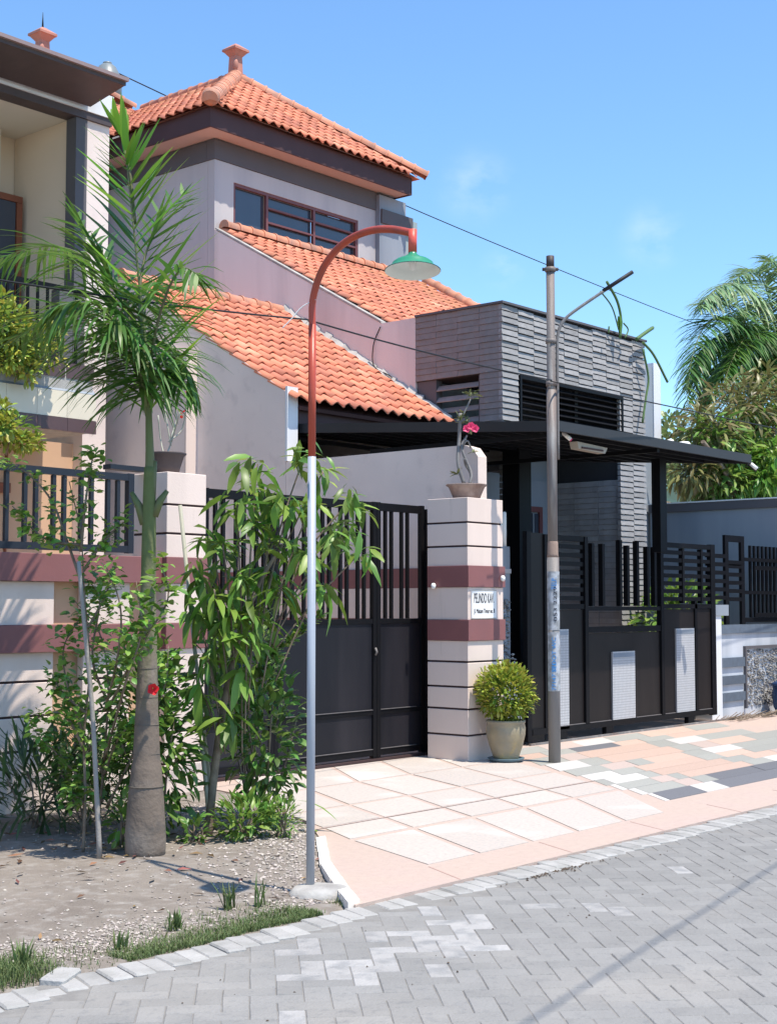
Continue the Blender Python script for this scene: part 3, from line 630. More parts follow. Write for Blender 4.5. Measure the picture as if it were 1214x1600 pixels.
MB().box(18.80, 16.20, 8.35, 19.66, 16.238, 8.60).build('dark_band', M_greyd, tw)
MB().box(19.505, 16.6, 6.0, 20.15, 18.0, 8.42).build('box_wall', mat('pale_box', (0.34, 0.38, 0.38), .85, .08, 2, .1), tw)
MB().box(19.45, 16.55, 8.425, 20.2, 18.1, 8.50).build('cap_slab', M_greyd, tw)
MB().box(19.5, 16.56, 8.505, 20.22, 18.05, 8.70).build('cap_slab', mat('pale_box2', (0.30, 0.36, 0.36), .85, .08, 2, .1), tw)
wn = thing('x', None, None); bpy.data.objects.remove(wn)
hx0, hx1, hz0, hz1 = front
fr = MB()
for a in ((hx0, hz0, hx1, hz0 + .05), (hx0, hz1 - .05, hx1, hz1)): fr.box(a[0], 16.345, a[1], a[2], 16.40, a[3])
for a in (hx0, 16.05, 17.17, hx1 - .05): fr.box(a, 16.343, hz0 + .051, a + .05, 16.398, hz1 - .051)
fo = fr.build('window', M_redwood, tw)
for (a, b) in ((16.10, 17.168), (17.222, hx1 - .052)):
    for z in (7.80, 8.04): MB().box(a, 16.348, z, b, 16.39, z + .03).build('glazing_bar', M_redwood, fo)
for (a, b) in ((hx0 + .05, 16.05), (16.10, 17.17), (17.22, hx1 - .05)):
    MB().box(a, 16.41, hz0 + .05, b, 16.42, hz1 - .05).build('pane', M_glass, fo)
# eaves: soffit, fascia, hipped roof
ex0, ex1, ey0, ey1, ez = 14.44, 19.3, 15.93, 22.0, 8.92
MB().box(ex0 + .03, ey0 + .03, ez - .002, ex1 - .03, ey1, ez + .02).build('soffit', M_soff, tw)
MB().box(ex0, ey0, ez - .02, ex1, ey0 + .028, ez + .29).build('fascia', M_darkwood, tw)
MB().box(ex0, ey0 + .03, ez - .02, ex0 + .028, ey1, ez + .29).build('fascia', M_darkwood, tw)
MB().box(ex1 - .028, ey0 + .03, ez - .02, ex1, ey1, ez + .29).build('fascia', M_darkwood, tw)
pk = Vector((16.9, 18.0, 10.85)); rb = Vector((16.9, 20.6, 10.85))
e00 = Vector((14.37, 15.84, 9.20)); e10 = Vector((19.42, 15.84, 9.20))
MB().add([e00, e10, pk, rb, (14.37, 22.5, 9.2), (19.42, 22.5, 9.2)], [(0, 1, 2), (0, 2, 3, 4), (1, 5, 3, 2)]).build('roof_deck', M_tile, tw)
vf = (Vector((16.9, 18.0, 10.85)) - Vector((16.9, 15.84, 9.20))); Lf = vf.length
def okf(u, v):
    t = v / Lf; a = e00.x + (pk.x - e00.x) * t; b = e10.x + (pk.x - e10.x) * t; X = e00.x + u; return a - .06 < X < b + .06 and t < 1.0
tile_roof(tw, e00 + Vector((0, 0, .0)), (1, 0, 0), vf, 5.05, Lf, okf, 170, wd=0.205, ln=0.24)
vl = (Vector((16.9, 19, 10.85)) - Vector((14.37, 19, 9.2))); Ll = vl.length
def okl(u, v):
    t = v / Ll; Y = 21.5 - u; return Y > e00.y + (pk.y - e00.y) * t - .06 and t < 1
tile_roof(tw, (14.37, 21.5, 9.2), (0, -1, 0), vl, 5.66, Ll, okl, 120, wd=0.21, ln=0.25)
caps(tw, e00 + Vector((-.10, -.08, .03)), pk + Vector((0, 0, .05)), RF, 0.165, 'hip_tile')
MB().lathe([(0.02, -.13), (0.09, -.11), (0.135, -.04), (0.14, 0.03), (0.13, .06)], (0, 0), 14).build('hip_end_cap', M_ridge, tw)
bpy.data.objects['hip_end_cap'].matrix_basis = Matrix.Translation(-worldloc(tw)) @ Matrix.Translation(e00 + Vector((-.10, -.08, .06))) @ (pk - e00).to_track_quat('Z', 'Y').to_matrix().to_4x4()
caps(tw, e10 + Vector((.12, -.06, .06)), pk + Vector((0, 0, .05)), RC, 0.27, 'hip_tile')
caps(tw, pk + Vector((0, 0.05, .04)), rb + Vector((0, 0, .04)), RC, 0.27)
def finial(name, parent, c, z, s=1.0, spike=False):
    x, y = c
    f = MB()
    def sq(r, z0, z1, r2=None):
        r2 = r2 or r; vs = [(x - r, y - r, z0), (x + r, y - r, z0), (x + r, y + r, z0), (x - r, y + r, z0), (x - r2, y - r2, z1), (x + r2, y - r2, z1), (x + r2, y + r2, z1), (x - r2, y + r2, z1)]
        f.add(vs, [(3, 2, 1, 0), (4, 5, 6, 7), (0, 1, 5, 4), (1, 2, 6, 5), (2, 3, 7, 6), (3, 0, 4, 7)])
    sq(.17 * s, z, z + .10 * s); sq(.12 * s, z + .10 * s, z + .50 * s, .105 * s); sq(.105 * s, z + .50 * s, z + .62 * s, .20 * s); sq(.22 * s, z + .62 * s, z + .67 * s); sq(.22 * s, z + .67 * s, z + .80 * s, .05 * s)
    o = f.build('finial', M_finial, parent)
    b = MB(); b.lathe([(0.02, z + .16 * s), (.06 * s, z + .22 * s), (.065 * s, z + .34 * s), (.03, z + .42 * s)], (x - .09 * s, y - .09 * s), 8); b.build('finial_boss', M_finial, o)
    if spike: MB().tube([(x, y, z + .78 * s), (x, y, z + 1.15 * s)], [.02, .004], 6).build('spike', M_cable, o)
finial('finial', tw, (16.9, 18.0), 10.86, 0.78)
# wing roof further back
wr = thing('rear_wing_roof', 'orange tile roof wing with a spiked finial showing behind the left house', 'roof', (14.8, 21, 9))
p2 = Vector((14.95, 21.0, 11.35))
B0 = Vector((16.9, 20.6, 10.83))
MB().box(12.3, 18.9, 0, 14.6, 22, 9.3).build('wing_wall', M_grey, wr)
MB().box(11.9, 18.3, 9.02, 14.43, 18.4, 9.28).build('wing_fascia', M_darkwood, wr)
MB().add([p2, B0 + Vector((0, 0, -.06)), (14.3, 18.4, 9.35), (12.2, 18.4, 9.3), (11.5, 21, 9.3)], [(0, 2, 1), (0, 3, 2), (0, 4, 3)]).build('roof_deck', M_tile, wr)
vw = Vector((0, 2.6, 1.75))
o3 = Vector((12.6, 18.45, 9.33))
def okw(u, v):
    X = o3.x + u; t = v / vw.length; Y = o3.y + 2.6 * t; z = o3.z + 1.75 * t
    hz = 11.35 + (X - 14.95) * (10.83 - 11.35) / 1.95
    return z < hz - .05 and (X > 12.6 + 2.3 * t)
tile_roof(wr, o3, (1, 0, 0), vw, 4.2, vw.length, okw, 60, wd=.21, ln=.25)
caps(wr, p2 + Vector((0, 0, .05)), B0 + Vector((0, 0, .04)), RC, 0.27)
finial('finial', wr, (14.95, 21.0), 11.30, 0.85, True)
# side wall below the tower and upper lean-to roof
sw = thing('side_parapet_wall', 'weathered mauve sloping wall between the two lower tile roofs', 'wall', (14.97, 14, 0))
MB().ext([(XS, 12.24, 0), (XS, 12.24, 5.50), (XS, 12.86, 5.50), (XS, 16.327, 7.45), (XS, 16.327, 0)], (0.15, 0, 0)).build('wall', M_mauve2, sw)
MB().ext([(XS - .008, 12.86, 5.505), (XS - .008, 16.3, 7.445), (XS - .008, 16.3, 7.475), (XS - .008, 12.86, 5.535)], (0.17, 0, 0)).build('coping', M_conc, sw)
ur = thing('upper_lean_to_roof', 'upper orange clay tile lean-to roof under the tower window', 'roof', (17.3, 14.5, 5.6))
u0 = Vector((15.0, 12.70, 5.45)); uv = Vector((0, 16.3 - 12.70, 7.46 - 5.45)); Lu = uv.length
MB().ext([u0 + Vector((0, 0, -.02)), u0 + Vector((4.9, 0, -.02)), u0 + uv + Vector((4.9, 0, -.02)), u0 + uv + Vector((0, 0, -.02))], (0, 0, -.06)).build('roof_deck', M_darkwood, ur)
tile_roof(ur, u0, (1, 0, 0), uv, 4.9, Lu, limit=290, wd=.213)
caps(ur, (15.0, 16.22, 7.50), (19.9, 16.22, 7.50), RC, 0.27)
caps(ur, (19.9, 16.1, 7.46), u0 + Vector((4.9, 0, 0.06)), RC, .27, 'verge_tile')
pc = MB().tube(crv([(14.88, 12.86, 5.45), (14.87, 12.98, 5.2), (14.86, 12.96, 4.9), (14.86, 12.7, 4.75), (14.85, 12.62, 4.7)], 6), .008, 5)
pc.build('hanging_cable', M_cable, label='thin grey cable hanging down the mauve parapet wall onto the lower roof', cat='cable')

# ------------------------------------------------------------------ slate clad house
sh = thing('slate_house', 'flat roofed house block clad in wavy grey slate tiles behind the black gate', 'house', (16.7, 11.5, 0))
YS = 10.78; TOP = 5.5
def cell(zz): return zz
# core walls with openings
MB().box(XS + .03, YS + .035, 4.60, 18.55, 12.23, TOP - .01).build('core_wall', M_darkcore, sh)
MB().box(XS + .03, YS + .03, 3.3, 15.28, YS + .30, 4.598).build('core_wall', M_greyd, sh)
MB().box(17.90, YS + .035, 0, 18.55, 12.23, 4.598).build('core_column', M_darkcore, sh)
MB().box(XS + .03, YS + .302, 3.3, XS + .16, YS + .40, 4.598).build('core_wall', M_greyd, sh)
MB().box(XS + .03, 11.9, 3.3, XS + .16, 12.23, 4.598).build('core_wall', M_greyd, sh)
MB().box(15.0, 12.0, 0, 16.2, 12.2, 4.59).build('rear_wall', M_greyb, sh)
MB().box(16.2, 12.0, 4.30, 17.9, 12.2, 4.59).build('rear_wall', M_greyd, sh)
MB().box(16.2, 12.0, 0, 17.9, 12.2, 4.06).build('rear_wall', M_greyb, sh)
MB().box(15.28, YS + .05, 3.92, 17.9, 12.0, 3.99).build('canopy_back_slab', M_greyd, sh)
# front cladding
tw_, th_ = 0.42, 0.081
def slate_mesh(w, h, name, m, dep=0.035):
    t = MB(); n = 4; vs = []
    for i in range(n + 1):
        u = i / n; wv = 0.006 * math.sin(u * math.pi * 2)
        x = (u - .5) * (w - .004)
        vs += [(x, -dep - wv, 0), (x, -dep * .62 - wv * .6, h), (x, 0.03, 0), (x, 0.03, h)]
    fs = []
    for i in range(n):
        a = i * 4; b = a + 4; fs += [(a, b, b + 1, a + 1), (a + 2, b + 2, b, a), (a + 1, b + 1, b + 3, a + 3)]
    fs += [(0, 1, 3, 2), (n * 4 + 1, n * 4, n * 4 + 2, n * 4 + 3)]
    t.add(vs, fs, False); return t.mesh(name, m)
SM = [slate_mesh(tw_, th_ * .84, 'slate_tile', M_slate, dp) for dp in (.024, .03, .034)]
SM2 = [slate_mesh(tw_, th_ * .97, 'slate_tile_side', M_slate2, dp) for dp in (.02, .024)]
items = []
ncol = 10; cw = (18.56 - XS) / ncol
for c in range(ncol):
    off = (c * 0.029) % 0.082
    X = XS + (c + .5) * cw
    z = TOP - th_ - off * .5
    while z > 0.1:
        inwin = 15.31 < X - .0 < 17.88 and z < 4.56
        if not inwin: items.append((X, z, c))
        z -= th_
items.sort(key=lambda t: -t[1])
restS = MB()
for i, (X, z, c) in enumerate(items):
    hh = min(th_, TOP - z) / th_
    M = basis((X, YS + .02, z), (cw / tw_, 0, 0), (0, 1, 0), (0, U(-.03, .03), hh))
    me = SM[(c + i) % 3]
    if i < 292: place('slate_tile', me, sh, M)
    else: restS.add([M @ v.co for v in me.vertices], [tuple(p.vertices) for p in me.polygons])
if restS.v: restS.build('slate_tile_field', M_slate, sh, kind='stuff')
rest2 = MB()
ns = 4; cw2 = (12.24 - YS) / ns
side = thing('slate_side_cladding', None, None); bpy.data.objects.remove(side)
for c in range(ns):
    Y = YS + (c + .5) * cw2; z = TOP - th_
    while z > 3.35:
        if not (YS + .37 < Y and z < 4.585):
            M = basis((XS + .02, Y, z), (0, -cw2 / tw_, 0), (1, 0, 0), (0, 0, 1))
            me = SM2[(c + int(z * 9)) % 2]
            rest2.add([M @ v.co for v in me.vertices], [tuple(p.vertices) for p in me.polygons])
        z -= th_
rest2.build('side_slate_field', M_slate2, sh, kind='stuff')
cinn = MB(); z = 3.3
while z > .1:
    for c in range(3):
        Y = YS + (c + .5) * .42
        M = basis((17.90, Y, z), (0, -1, 0), (1, 0, 0), (0, 0, 1)); me = SM2[c % 2]
        cinn.add([M @ v.co for v in me.vertices], [tuple(p.vertices) for p in me.polygons])
    z -= th_
cinn.build('column_side_slate', M_slate, sh, kind='stuff')
MB().box(XS - .02, YS - .03, TOP, 18.58, 12.24, TOP + .03).build('roof_edge', M_greyd, sh)
# louvred openings (upper front and side)
lv = MB().box(15.29, YS - .02, 4.55, 17.90, YS + .03, 4.60); lv.box(17.86, YS - .02, 3.9, 17.90, YS + .03, 4.549); lv.box(15.29, YS - .02, 3.9, 15.33, YS + .03, 4.549)
lvo = lv.build('louvre_frame', M_black, sh)
for i in range(7):
    z = 3.98 + i * .083
    MB().ext([(15.335, YS + .0, z), (15.335, YS + .05, z + .045), (15.335, YS + .055, z + .04), (15.335, YS + .005, z - .006)], (2.52, 0, 0)).build('slat', M_black, lvo)
MB().box(16.72, YS + .06, 3.9, 16.80, YS + .10, 4.55).build('mullion', M_black, lvo)
for i in range(7):
    z = 3.52 + i * .155
    MB().ext([(XS + .03, YS + .41, z), (XS + .09, YS + .41, z + .07), (XS + .095, YS + .41, z + .06), (XS + .035, YS + .41, z - .01)], (0, 1.08, 0)).build('side_slat', M_slate2, sh)
# black corner column and entrance interior
MB().box(14.6, 10.3, 0, 14.86, 10.56, 3.62).build('black_column', M_black, sh)
MB().box(14.9, 11.6, 0, 15.6, 11.7, 3.3).build('inner_wall', M_greyb, sh)
MB().box(15.65, 11.95, 0, 17.8, 11.998, 3.4).build('inner_wall', M_greyb, sh)
dr = MB(); 
for a in ((16.7, .05, 16.78, 3.0), (17.4, .05, 17.48, 3.0), (16.78, 2.92, 17.4, 3.0), (16.78, 1.1, 17.4, 1.17)): dr.box(a[0], 11.91, a[1], a[2], 11.945, a[3])
do = dr.build('window', M_redwood, sh)
for k in range(3): MB().box(16.78 + .155 * (k + 1), 11.92, 1.18, 16.80 + .155 * (k + 1), 11.93, 2.9).build('glazing_bar', M_greyb, do)
MB().box(16.78, 11.935, 1.18, 17.4, 11.944, 2.9).build('pane', M_glass, do)
# right side walls
rw = thing('rear_boundary_wall', 'pale grey wall with a dark coping strip right of the slate column', 'wall', (20, 10.5, 0))
MB().box(20.0, 9.3, 0, 20.15, 11.55, 3.02).build('wall', M_greyb, rw)
MB().box(19.97, 9.3, 3.022, 20.18, 11.57, 3.15).build('coping', M_greyd, rw)
MB().box(20.002, 5.5, 0, 20.15, 9.298, 3.0).build('wall', M_greyb, rw)
MB().box(19.96, 9.3, 3.152, 20.2, 11.57, 3.172).build('coping_top', M_white, rw)
MB().box(19.80, 11.62, 0, 20.24, 12.4, 5.42).build('grey_fin', M_greyb, rw)
MB().box(20.245, 11.60, 0, 20.47, 11.9, 5.50).build('white_fin', M_ww, rw)
# canopy
cp = thing('gate_canopy', 'flat black ribbed metal canopy projecting over the black sliding gate', 'canopy', (14.2, 9.5, 3.4))
def cz(y): return 3.395 + (y - 8.1) * 0.075
MB().ext([(12.08, 8.08, cz(8.08)), (16.42, 8.08, cz(8.08)), (16.42, 12.0, cz(12.0)), (14.87, 12.0, cz(12.0)), (12.08, 12.0, cz(12.0))], (0, 0, .03)).build('roof_sheet', M_canopy, cp)
MB().box(12.06, 8.04, 3.33, 16.44, 8.078, 3.435).build('front_fascia', M_canopy, cp)
MB().ext([(12.04, 8.08, cz(8.08) - .07), (12.04, 12.0, cz(12) - .07), (12.04, 12.0, cz(12) + .04), (12.04, 8.08, cz(8.08) + .04)], (.035, 0, 0)).build('side_fascia', M_canopy, cp)
MB().ext([(16.425, 8.08, cz(8.08) - .07), (16.425, 12.0, cz(12) - .07), (16.425, 12.0, cz(12) + .04), (16.425, 8.08, cz(8.08) + .04)], (.035, 0, 0)).build('side_fascia', M_canopy, cp)
y = 8.35
while y < 12:
    MB().box(12.09, y, cz(y) - .065, 16.41, y + .04, cz(y) - .004).build('purlin', M_black, cp); y += 0.33
for x in (12.2, 14.2): MB().box(x, 8.1, 3.29, x + .05, 10.7, 3.335).build('beam', M_black, cp)
MB().box(15.45, 8.78, 2.2, 15.61, 8.90, 3.36).build('post', M_black, cp)
bpy.data.objects.remove(bpy.data.objects['post.001']) if False else None

# ------------------------------------------------------------------ black sliding gate
bg_ = thing('sliding_gate', 'black sliding gate with horizontal slats above and three pale perforated strips', 'gate', (15.2, 9.1, 0))
y0, y1 = 9.06, 9.12
def bar(x0, z0, x1, z1, name, m=M_black, a=y0, b=y1): return MB().box(x0, a, z0, x1, b, z1).build(name, m, bg_)
bar(12.98, .03, 13.06, 2.37, 'stile'); bar(13.065, .03, 13.33, 2.36, 'edge_panel', M_brown, y0 + .02, y1 - .005)
bar(17.27, .08, 17.39, 2.36, 'stile')
bar(13.07, .10, 17.26, .165, 'bottom_rail', M_black, y0 - .004, y1 + .004)
bar(13.33, .17, 13.40, 2.35, 'post'); bar(14.15, .17, 14.22, 2.35, 'post', M_black, y0 - .01, y1); bar(15.92, .17, 15.99, 2.35, 'post', M_black, y0 - .01, y1)
bar(16.82, .17, 16.88, 1.6, 'post')
for z0, z1 in ((2.29, 2.35), (1.50, 1.56)):
    bar(13.405, z0, 14.145, z1, 'rail'); bar(15.995, z0, 17.265, z1, 'rail')
for a_, b_ in ((13.42, 14.14), (14.24, 14.72), (15.30, 15.90), (16.0, 16.28), (16.9, 17.25)): bar(a_, .167, b_, .174, 'lit_ledge', M_litedge, y0 - .006, y0 + .02)  # pale strips along the bottom rail, a highlight put into the colour
bar(14.225, 1.22, 15.915, 1.29, 'rail'); bar(14.225, 1.48, 15.915, 1.53, 'rail')
for (a, b) in ((13.405, 14.145), (15.995, 16.815), (16.885, 17.265)): bar(a, .17, b, 1.495, 'sheet', M_brown, y0 + .02, y1 - .02)
bar(14.225, .17, 15.915, 1.215, 'sheet', M_brown, y0 + .02, y1 - .02)
for i in range(7):
    z = 1.60 + i * .10
    bar(13.405, z, 14.145, z + .052, 'slat', M_black, y0 + .01, y1 - .01)
    bar(15.995, z, 17.265, z + .052, 'slat', M_black, y0 + .01, y1 - .01)
for x in (16.5, 17.0): bar(x, 1.57, x + .05, 2.285, 'upright')
for x in (14.32, 14.55, 14.95, 15.12, 15.35, 15.6, 15.78): bar(x, 1.535, x + .055, 2.28 + (.06 if x in (14.95, 15.35) else 0), 'upright')
for k, (x0, z0, x1, z1) in enumerate(((13.40, .13, 13.80, 1.27), (14.75, .17, 15.27, .985), (16.30, .17, 16.78, 1.245))):
    p = bar(x0, z0, x1, z1, 'perforated_panel', M_perf, y0 - .004, y0 + .018)
    MB().box(x0 + .015, y0 - .008, z1 - .07, x1 - .015, y0 - .005, z1 - .02).build('label_strip', M_greyb, p)
for x in (13.6, 14.6, 16.6): bar(x, .0, x + .16, .10, 'wheel_box', M_black)
MB().box(12.98, 9.02, -.004, 18.6, 9.05, .018).build('floor_track', M_galv, bg_)
# grey pillar left of the black gate
gpil = thing('grey_gate_pillar', 'narrow blue-grey pillar with a pebble panel between the cream pillar and black gate', 'gate pillar', (12.6, 9.4, 0))
MB().box(12.2, 9.25, 0, 12.92, 9.5, 2.20).build('body', M_greyb, gpil)
MB().box(12.19, 9.24, 1.90, 12.93, 9.249, 1.95).build('strip', M_grey, gpil)
for x in (12.78, 12.86): MB().lathe([(.032, 2.2), (.032, 2.58), (.02, 2.59)], (x, 9.29), 10).build('white_tube', M_white, gpil)
MB().box(12.2, 9.30, 2.20, 12.74, 9.5, 2.57).build('cap_block', M_greyb, gpil)
pb = MB()
for _ in range(700):
    x = U(12.22, 12.9); z = U(.05, 1.62); stone(pb, x, 9.235, z, U(.014, .024))
pb.build('pebble_panel', M_pebble, gpil, kind='stuff')
ps = MB()
for _ in range(60): stone(ps, U(12.3, 12.88), U(9.1, 9.22), U(.85, 1.0), U(.02, .035))
ps.build('white_pebbles', M_kerb, gpil, kind='stuff')
MB().box(12.2, 9.1, 0, 12.92, 9.232, .85).build('ledge', M_greyb, gpil)
# right neighbour front wall
rn = thing('front_garden_wall', 'grey front wall with three dark stone blocks and a pebble panel at the right edge', 'wall', (19, 9.3, 0))
MB().box(17.42, 9.15, 0, 17.72, 9.4, 1.40).build('end_pier', M_ww, rn)
MB().box(17.40, 9.13, 1.402, 17.9, 9.42, 1.55).build('pier_cap', M_greyb, rn)
MB().box(17.725, 9.2, 0, 21.5, 9.38, 1.15).build('wall', mat('pale_wall', (0.52, 0.54, 0.58), .8, .12, 3, .15, 50, col2=(0.36, .39, .43), c2scale=2.5, streak=True), rn)
MB().box(17.70, 9.17, 1.152, 21.5, 9.40, 1.27).build('coping', M_stone, rn)
for z0, z1 in ((.69, .82), (.45, .57), (.22, .34)): MB().box(17.66, 9.165, z0, 18.44, 9.198, z1).build('stone_block', M_stone, rn)
MB().box(18.45, 9.16, .10, 18.49, 9.198, .93).build('panel_edge', M_greyd, rn)
MB().box(18.45, 9.16, .932, 21.4, 9.198, .97).build('panel_edge', M_greyd, rn)
pp = MB()
for _ in range(1500): stone(pp, U(18.5, 20.2), 9.195, U(.12, .91), U(.014, .03))
pp.build('pebble_panel', M_pebble, rn, kind='stuff')
fn = thing('iron_fence', 'black iron fence panels with a raised square frame right of the black gate', 'fence', (19, 9.22, 1.3))
def fb(x0, z0, x1, z1, nm, a=9.2, b=9.24): MB().box(x0, a, z0, x1, b, z1).build(nm, M_black, fn)
for x in (17.96, 18.44): fb(x, 1.275, x + .10, 2.52, 'post')
fb(18.061, 2.43, 18.439, 2.52, 'frame_top'); fb(18.061, 2.1, 18.439, 2.17, 'frame_rail')
for i in range(6):
    z = 1.62 + i * .115; fb(17.45, z, 17.959, z + .055, 'slat')
    if i < 5: fb(18.061, z - .02, 18.439, z + .035, 'slat')
for z0, z1 in ((1.30, 1.37), (1.70, 1.75), (2.17, 2.22)): fb(18.541, z0, 21.4, z1, 'rail')
x = 18.80
while x < 21: fb(x, 1.371, x + .05, 2.40, 'upright', 9.241, 9.27); x += .13
for z0 in (1.375, 2.05): fb(18.80, z0, 21, z0 + .06, 'rail', 9.175, 9.198)
bpot = thing('blue_barrel', 'dark blue plastic barrel pot at the right edge by the front wall', 'barrel', (19.15, 8.9, 0))
MB().lathe([(.16, 0), (.21, .1), (.23, .28), (.2, .44), (.17, .46), (.15, .40)], (19.13, 8.85), 20).build('body', M_bluepot, bpot)
MB().lathe([(.19, .395), (.235, .40), (.24, .43), (.2, .45)], (19.13, 8.85), 20, False).build('rim', M_bluepot, bpot)
pile = MB()
for _ in range(70):
    x, y = U(17.2, 18.9), U(8.75, 9.05); q = U(-.5, .6); l = U(.1, .35)
    pile.tube([(x, y, .02), (x + l * math.cos(q), y + l * math.sin(q) * .3, U(.01, .09))], .006, 4)
pile.build('twig_pile', M_bark, label='heap of dry twigs on the paving before the grey front wall', cat='twigs', kind='stuff')

# ------------------------------------------------------------------ left house
lh = thing('balcony_house', 'cream two storey house with a balcony and dark flat roof fascia at the left edge', 'house', (8, 15, 0))
MB().box(-2, 15.8, 3.6, 11.1, 15.95, 7.8).build('upper_wall', M_crwall, lh)
MB().box(10.78, 14.4, 3.9, 10.955, 14.6, 7.72).build('dark_column', M_greyd, lh)
MB().box(10.958, 14.42, 0, 11.32, 15.9, 7.80).build('side_pier', M_mauve, lh)
MB().box(-2, 14.62, 3.92, 10.78, 14.68, 3.99).build('balcony_floor', M_crtile, lh)
MB().box(-2, 14.38, 7.725, 11.33, 14.62, 7.82).build('dark_beam', M_brn, lh)
MB().box(-2, 14.36, 7.822, 11.34, 15.8, 8.12).build('white_beam', M_ww, lh)
MB().box(-2, 14.63, 7.74, 10.957, 15.79, 7.80).build('ceiling', M_ceil, lh)
MB().box(10.83, 14.61, 3.9, 10.955, 15.79, 7.738).build('side_wall', M_crwall, lh)
MB().box(10.15, 15.55, 3.9, 10.45, 15.79, 7.73).build('wall_pilaster', M_ceil, lh)
MB().ext([(-2, 13.62, 7.97), (-2, 13.60, 8.02), (-2, 14.3, 8.16), (-2, 14.3, 7.86)], (12.92, 0, 0)).build('fascia_sheet', M_brn, lh)
MB().box(-2, 13.56, 8.015, 10.94, 13.61, 8.06).build('gutter_edge', mat('fascia_edge', (0.28, 0.2, 0.19), .5), lh)
MB().ext([(-2, 13.61, 8.03), (-2, 15.9, 8.25), (-2, 15.9, 8.20), (-2, 13.61, 7.97)], (12.93, 0, 0)).build('flat_roof', M_brn, lh)
# balcony band of tiles
sb = 13.6
MB().box(-2, sb + .03, 3.60, 10.50, 14.6, 4.38).build('balcony_slab', M_conc, lh)
x = 10.53; 
while x > 6.5:
    w_ = .42
    MB().box(x - w_ + .004, sb, 3.745, x, sb + .03, 4.055).build('tile', M_crtile, lh)
    MB().box(x - w_ + .004, sb - .01, 3.585, x, sb + .03, 3.740).build('tile', M_brntile, lh)
    MB().box(x - w_ + .004, sb + .02, 4.22, x - .02, sb + .05, 4.40).build('tile', M_brntile, lh)
    x -= w_
MB().ext([(-2, sb, 4.058), (-2, sb + .16, 4.215), (-2, sb + .3, 4.215), (-2, sb + .3, 4.058)], (12.53, 0, 0)).build('sloped_ledge', M_greyb, lh)
MB().box(-2, 14.6, 0, 11.0, 14.75, 3.58).build('lower_wall', M_tan, lh)
MB().box(9.95, 14.56, 0, 9.97, 14.598, 3.5).build('wall_groove', M_woodf, lh)
MB().box(8.9, 14.52, 0, 9.6, 14.598, 2.9).build('door', M_woodf, lh)
MB().box(9.6, 14.54, 2.9, 10.0, 14.598, 3.02).build('lintel', M_woodf, lh)
# balcony railing
br = thing('balcony_railing', 'black balcony railing of the cream house behind the left palm fronds', 'railing', (9, 13.9, 4.4))
MB().box(6, 13.88, 5.32, 10.5, 13.93, 5.38).build('rail', M_black, br); MB().box(6, 13.88, 4.43, 10.5, 13.93, 4.47).build('rail', M_black, br)
x = 10.45
bmm = MB().box(-.014, -.014, 0, .014, .014, .85).mesh('balcony_bar', M_black)
while x > 7: place('bar', bmm, br, Matrix.Translation((x, 13.905, 4.47))); x -= .14
MB().box(10.14, 13.82, 4.40, 10.34, 13.98, 5.32).build('post', M_greyd, br)
# balcony door
bd = MB()
for a in ((9.9, 4.0, 9.98, 6.79), (10.67, 4.0, 10.755, 6.79)): bd.box(a[0], 15.48, a[1], a[2], 15.545, a[3])
bd.box(9.0, 15.48, 6.795, 10.755, 15.545, 6.88)
bdo = bd.build('door_frame', M_woodf, lh)
MB().box(9.99, 15.50, 4.0, 10.66, 15.52, 6.79).build('pane', M_glass, bdo)

# water tank on the roofs behind
tk = thing('roof_tank', 'small grey ribbed water tank top peeking over the left house roof edge', 'tank', (14.0, 21.8, 9))
TKX, TKY = 17.2, 22.0
MB().lathe([(.28, 11.35), (.29, 11.85), (.27, 11.98), (.17, 12.17), (.11, 12.22), (.03, 12.23)], (TKX, TKY), 20).build('body', M_tank, tk)
MB().lathe([(.09, 12.22), (.09, 12.26), (.03, 12.28)], (TKX, TKY), 12).build('lid', M_tank, tk)
MB().box(TKX - .26, TKY - .26, 9.0, TKX + .26, TKY + .26, 11.345).build('stand', M_conc, tk)
tk.location = (14.0, 21.8, 9)

# ------------------------------------------------------------------ street lamp
BX, BY = 5.70, 5.43
lamp = thing('street_lamp', 'bent street lamp with orange-red upper post, silver lower post and green shade', 'street lamp', (BX, BY, 0))
ad = Vector((-.17, -.87, 0))
MB().tube([(BX, BY, -.05), (BX, BY, 2.375)], .0235, 14).build('lower_post', M_lgrey, lamp)
MB().tube([(BX, BY, 2.377), (BX, BY, 3.12)] + [], .0215, 14).build('upper_post', M_red, lamp)
B0_ = Vector((BX, BY, 0))
pp_ = [B0_ + Z_ * 3.10, B0_ + ad * .005 + Z_ * 3.26] + [B0_ + ad * f_ + Z_ * z_ for f_, z_ in ((.09, 3.40), (.23, 3.49), (.4, 3.537), (.6, 3.545), (.8, 3.515), (1.0, 3.458))]
arm = crv(pp_, 8); MB().tube(arm, .0205, 12).build('arm', M_red, lamp)
e = arm[-1]
MB().tube([e + Vector((0, 0, .018)), e + Vector((0, 0, -.105))], .0225, 12).build('socket', mat('socket_red', (0.62, 0.09, 0.06), .45), lamp)
zt = e.z - .105
prof = [(.022, zt + .002), (.024, zt - .010), (.038, zt - .016), (.042, zt - .028), (.054, zt - .033), (.088, zt - .042), (.106, zt - .056), (.110, zt - .070), (.143, zt - .092), (.145, zt - .094)]
tilt = Matrix.Translation((e.x, e.y, zt)) @ Matrix.Rotation(math.radians(-6), 4, R_) @ Matrix.Translation((-e.x, -e.y, -zt))
s1 = MB().lathe(prof, (e.x, e.y), 32, False); s1.v = [tuple(tilt @ Vector(v)) for v in s1.v]
so_ = s1.build('shade', M_green, lamp)
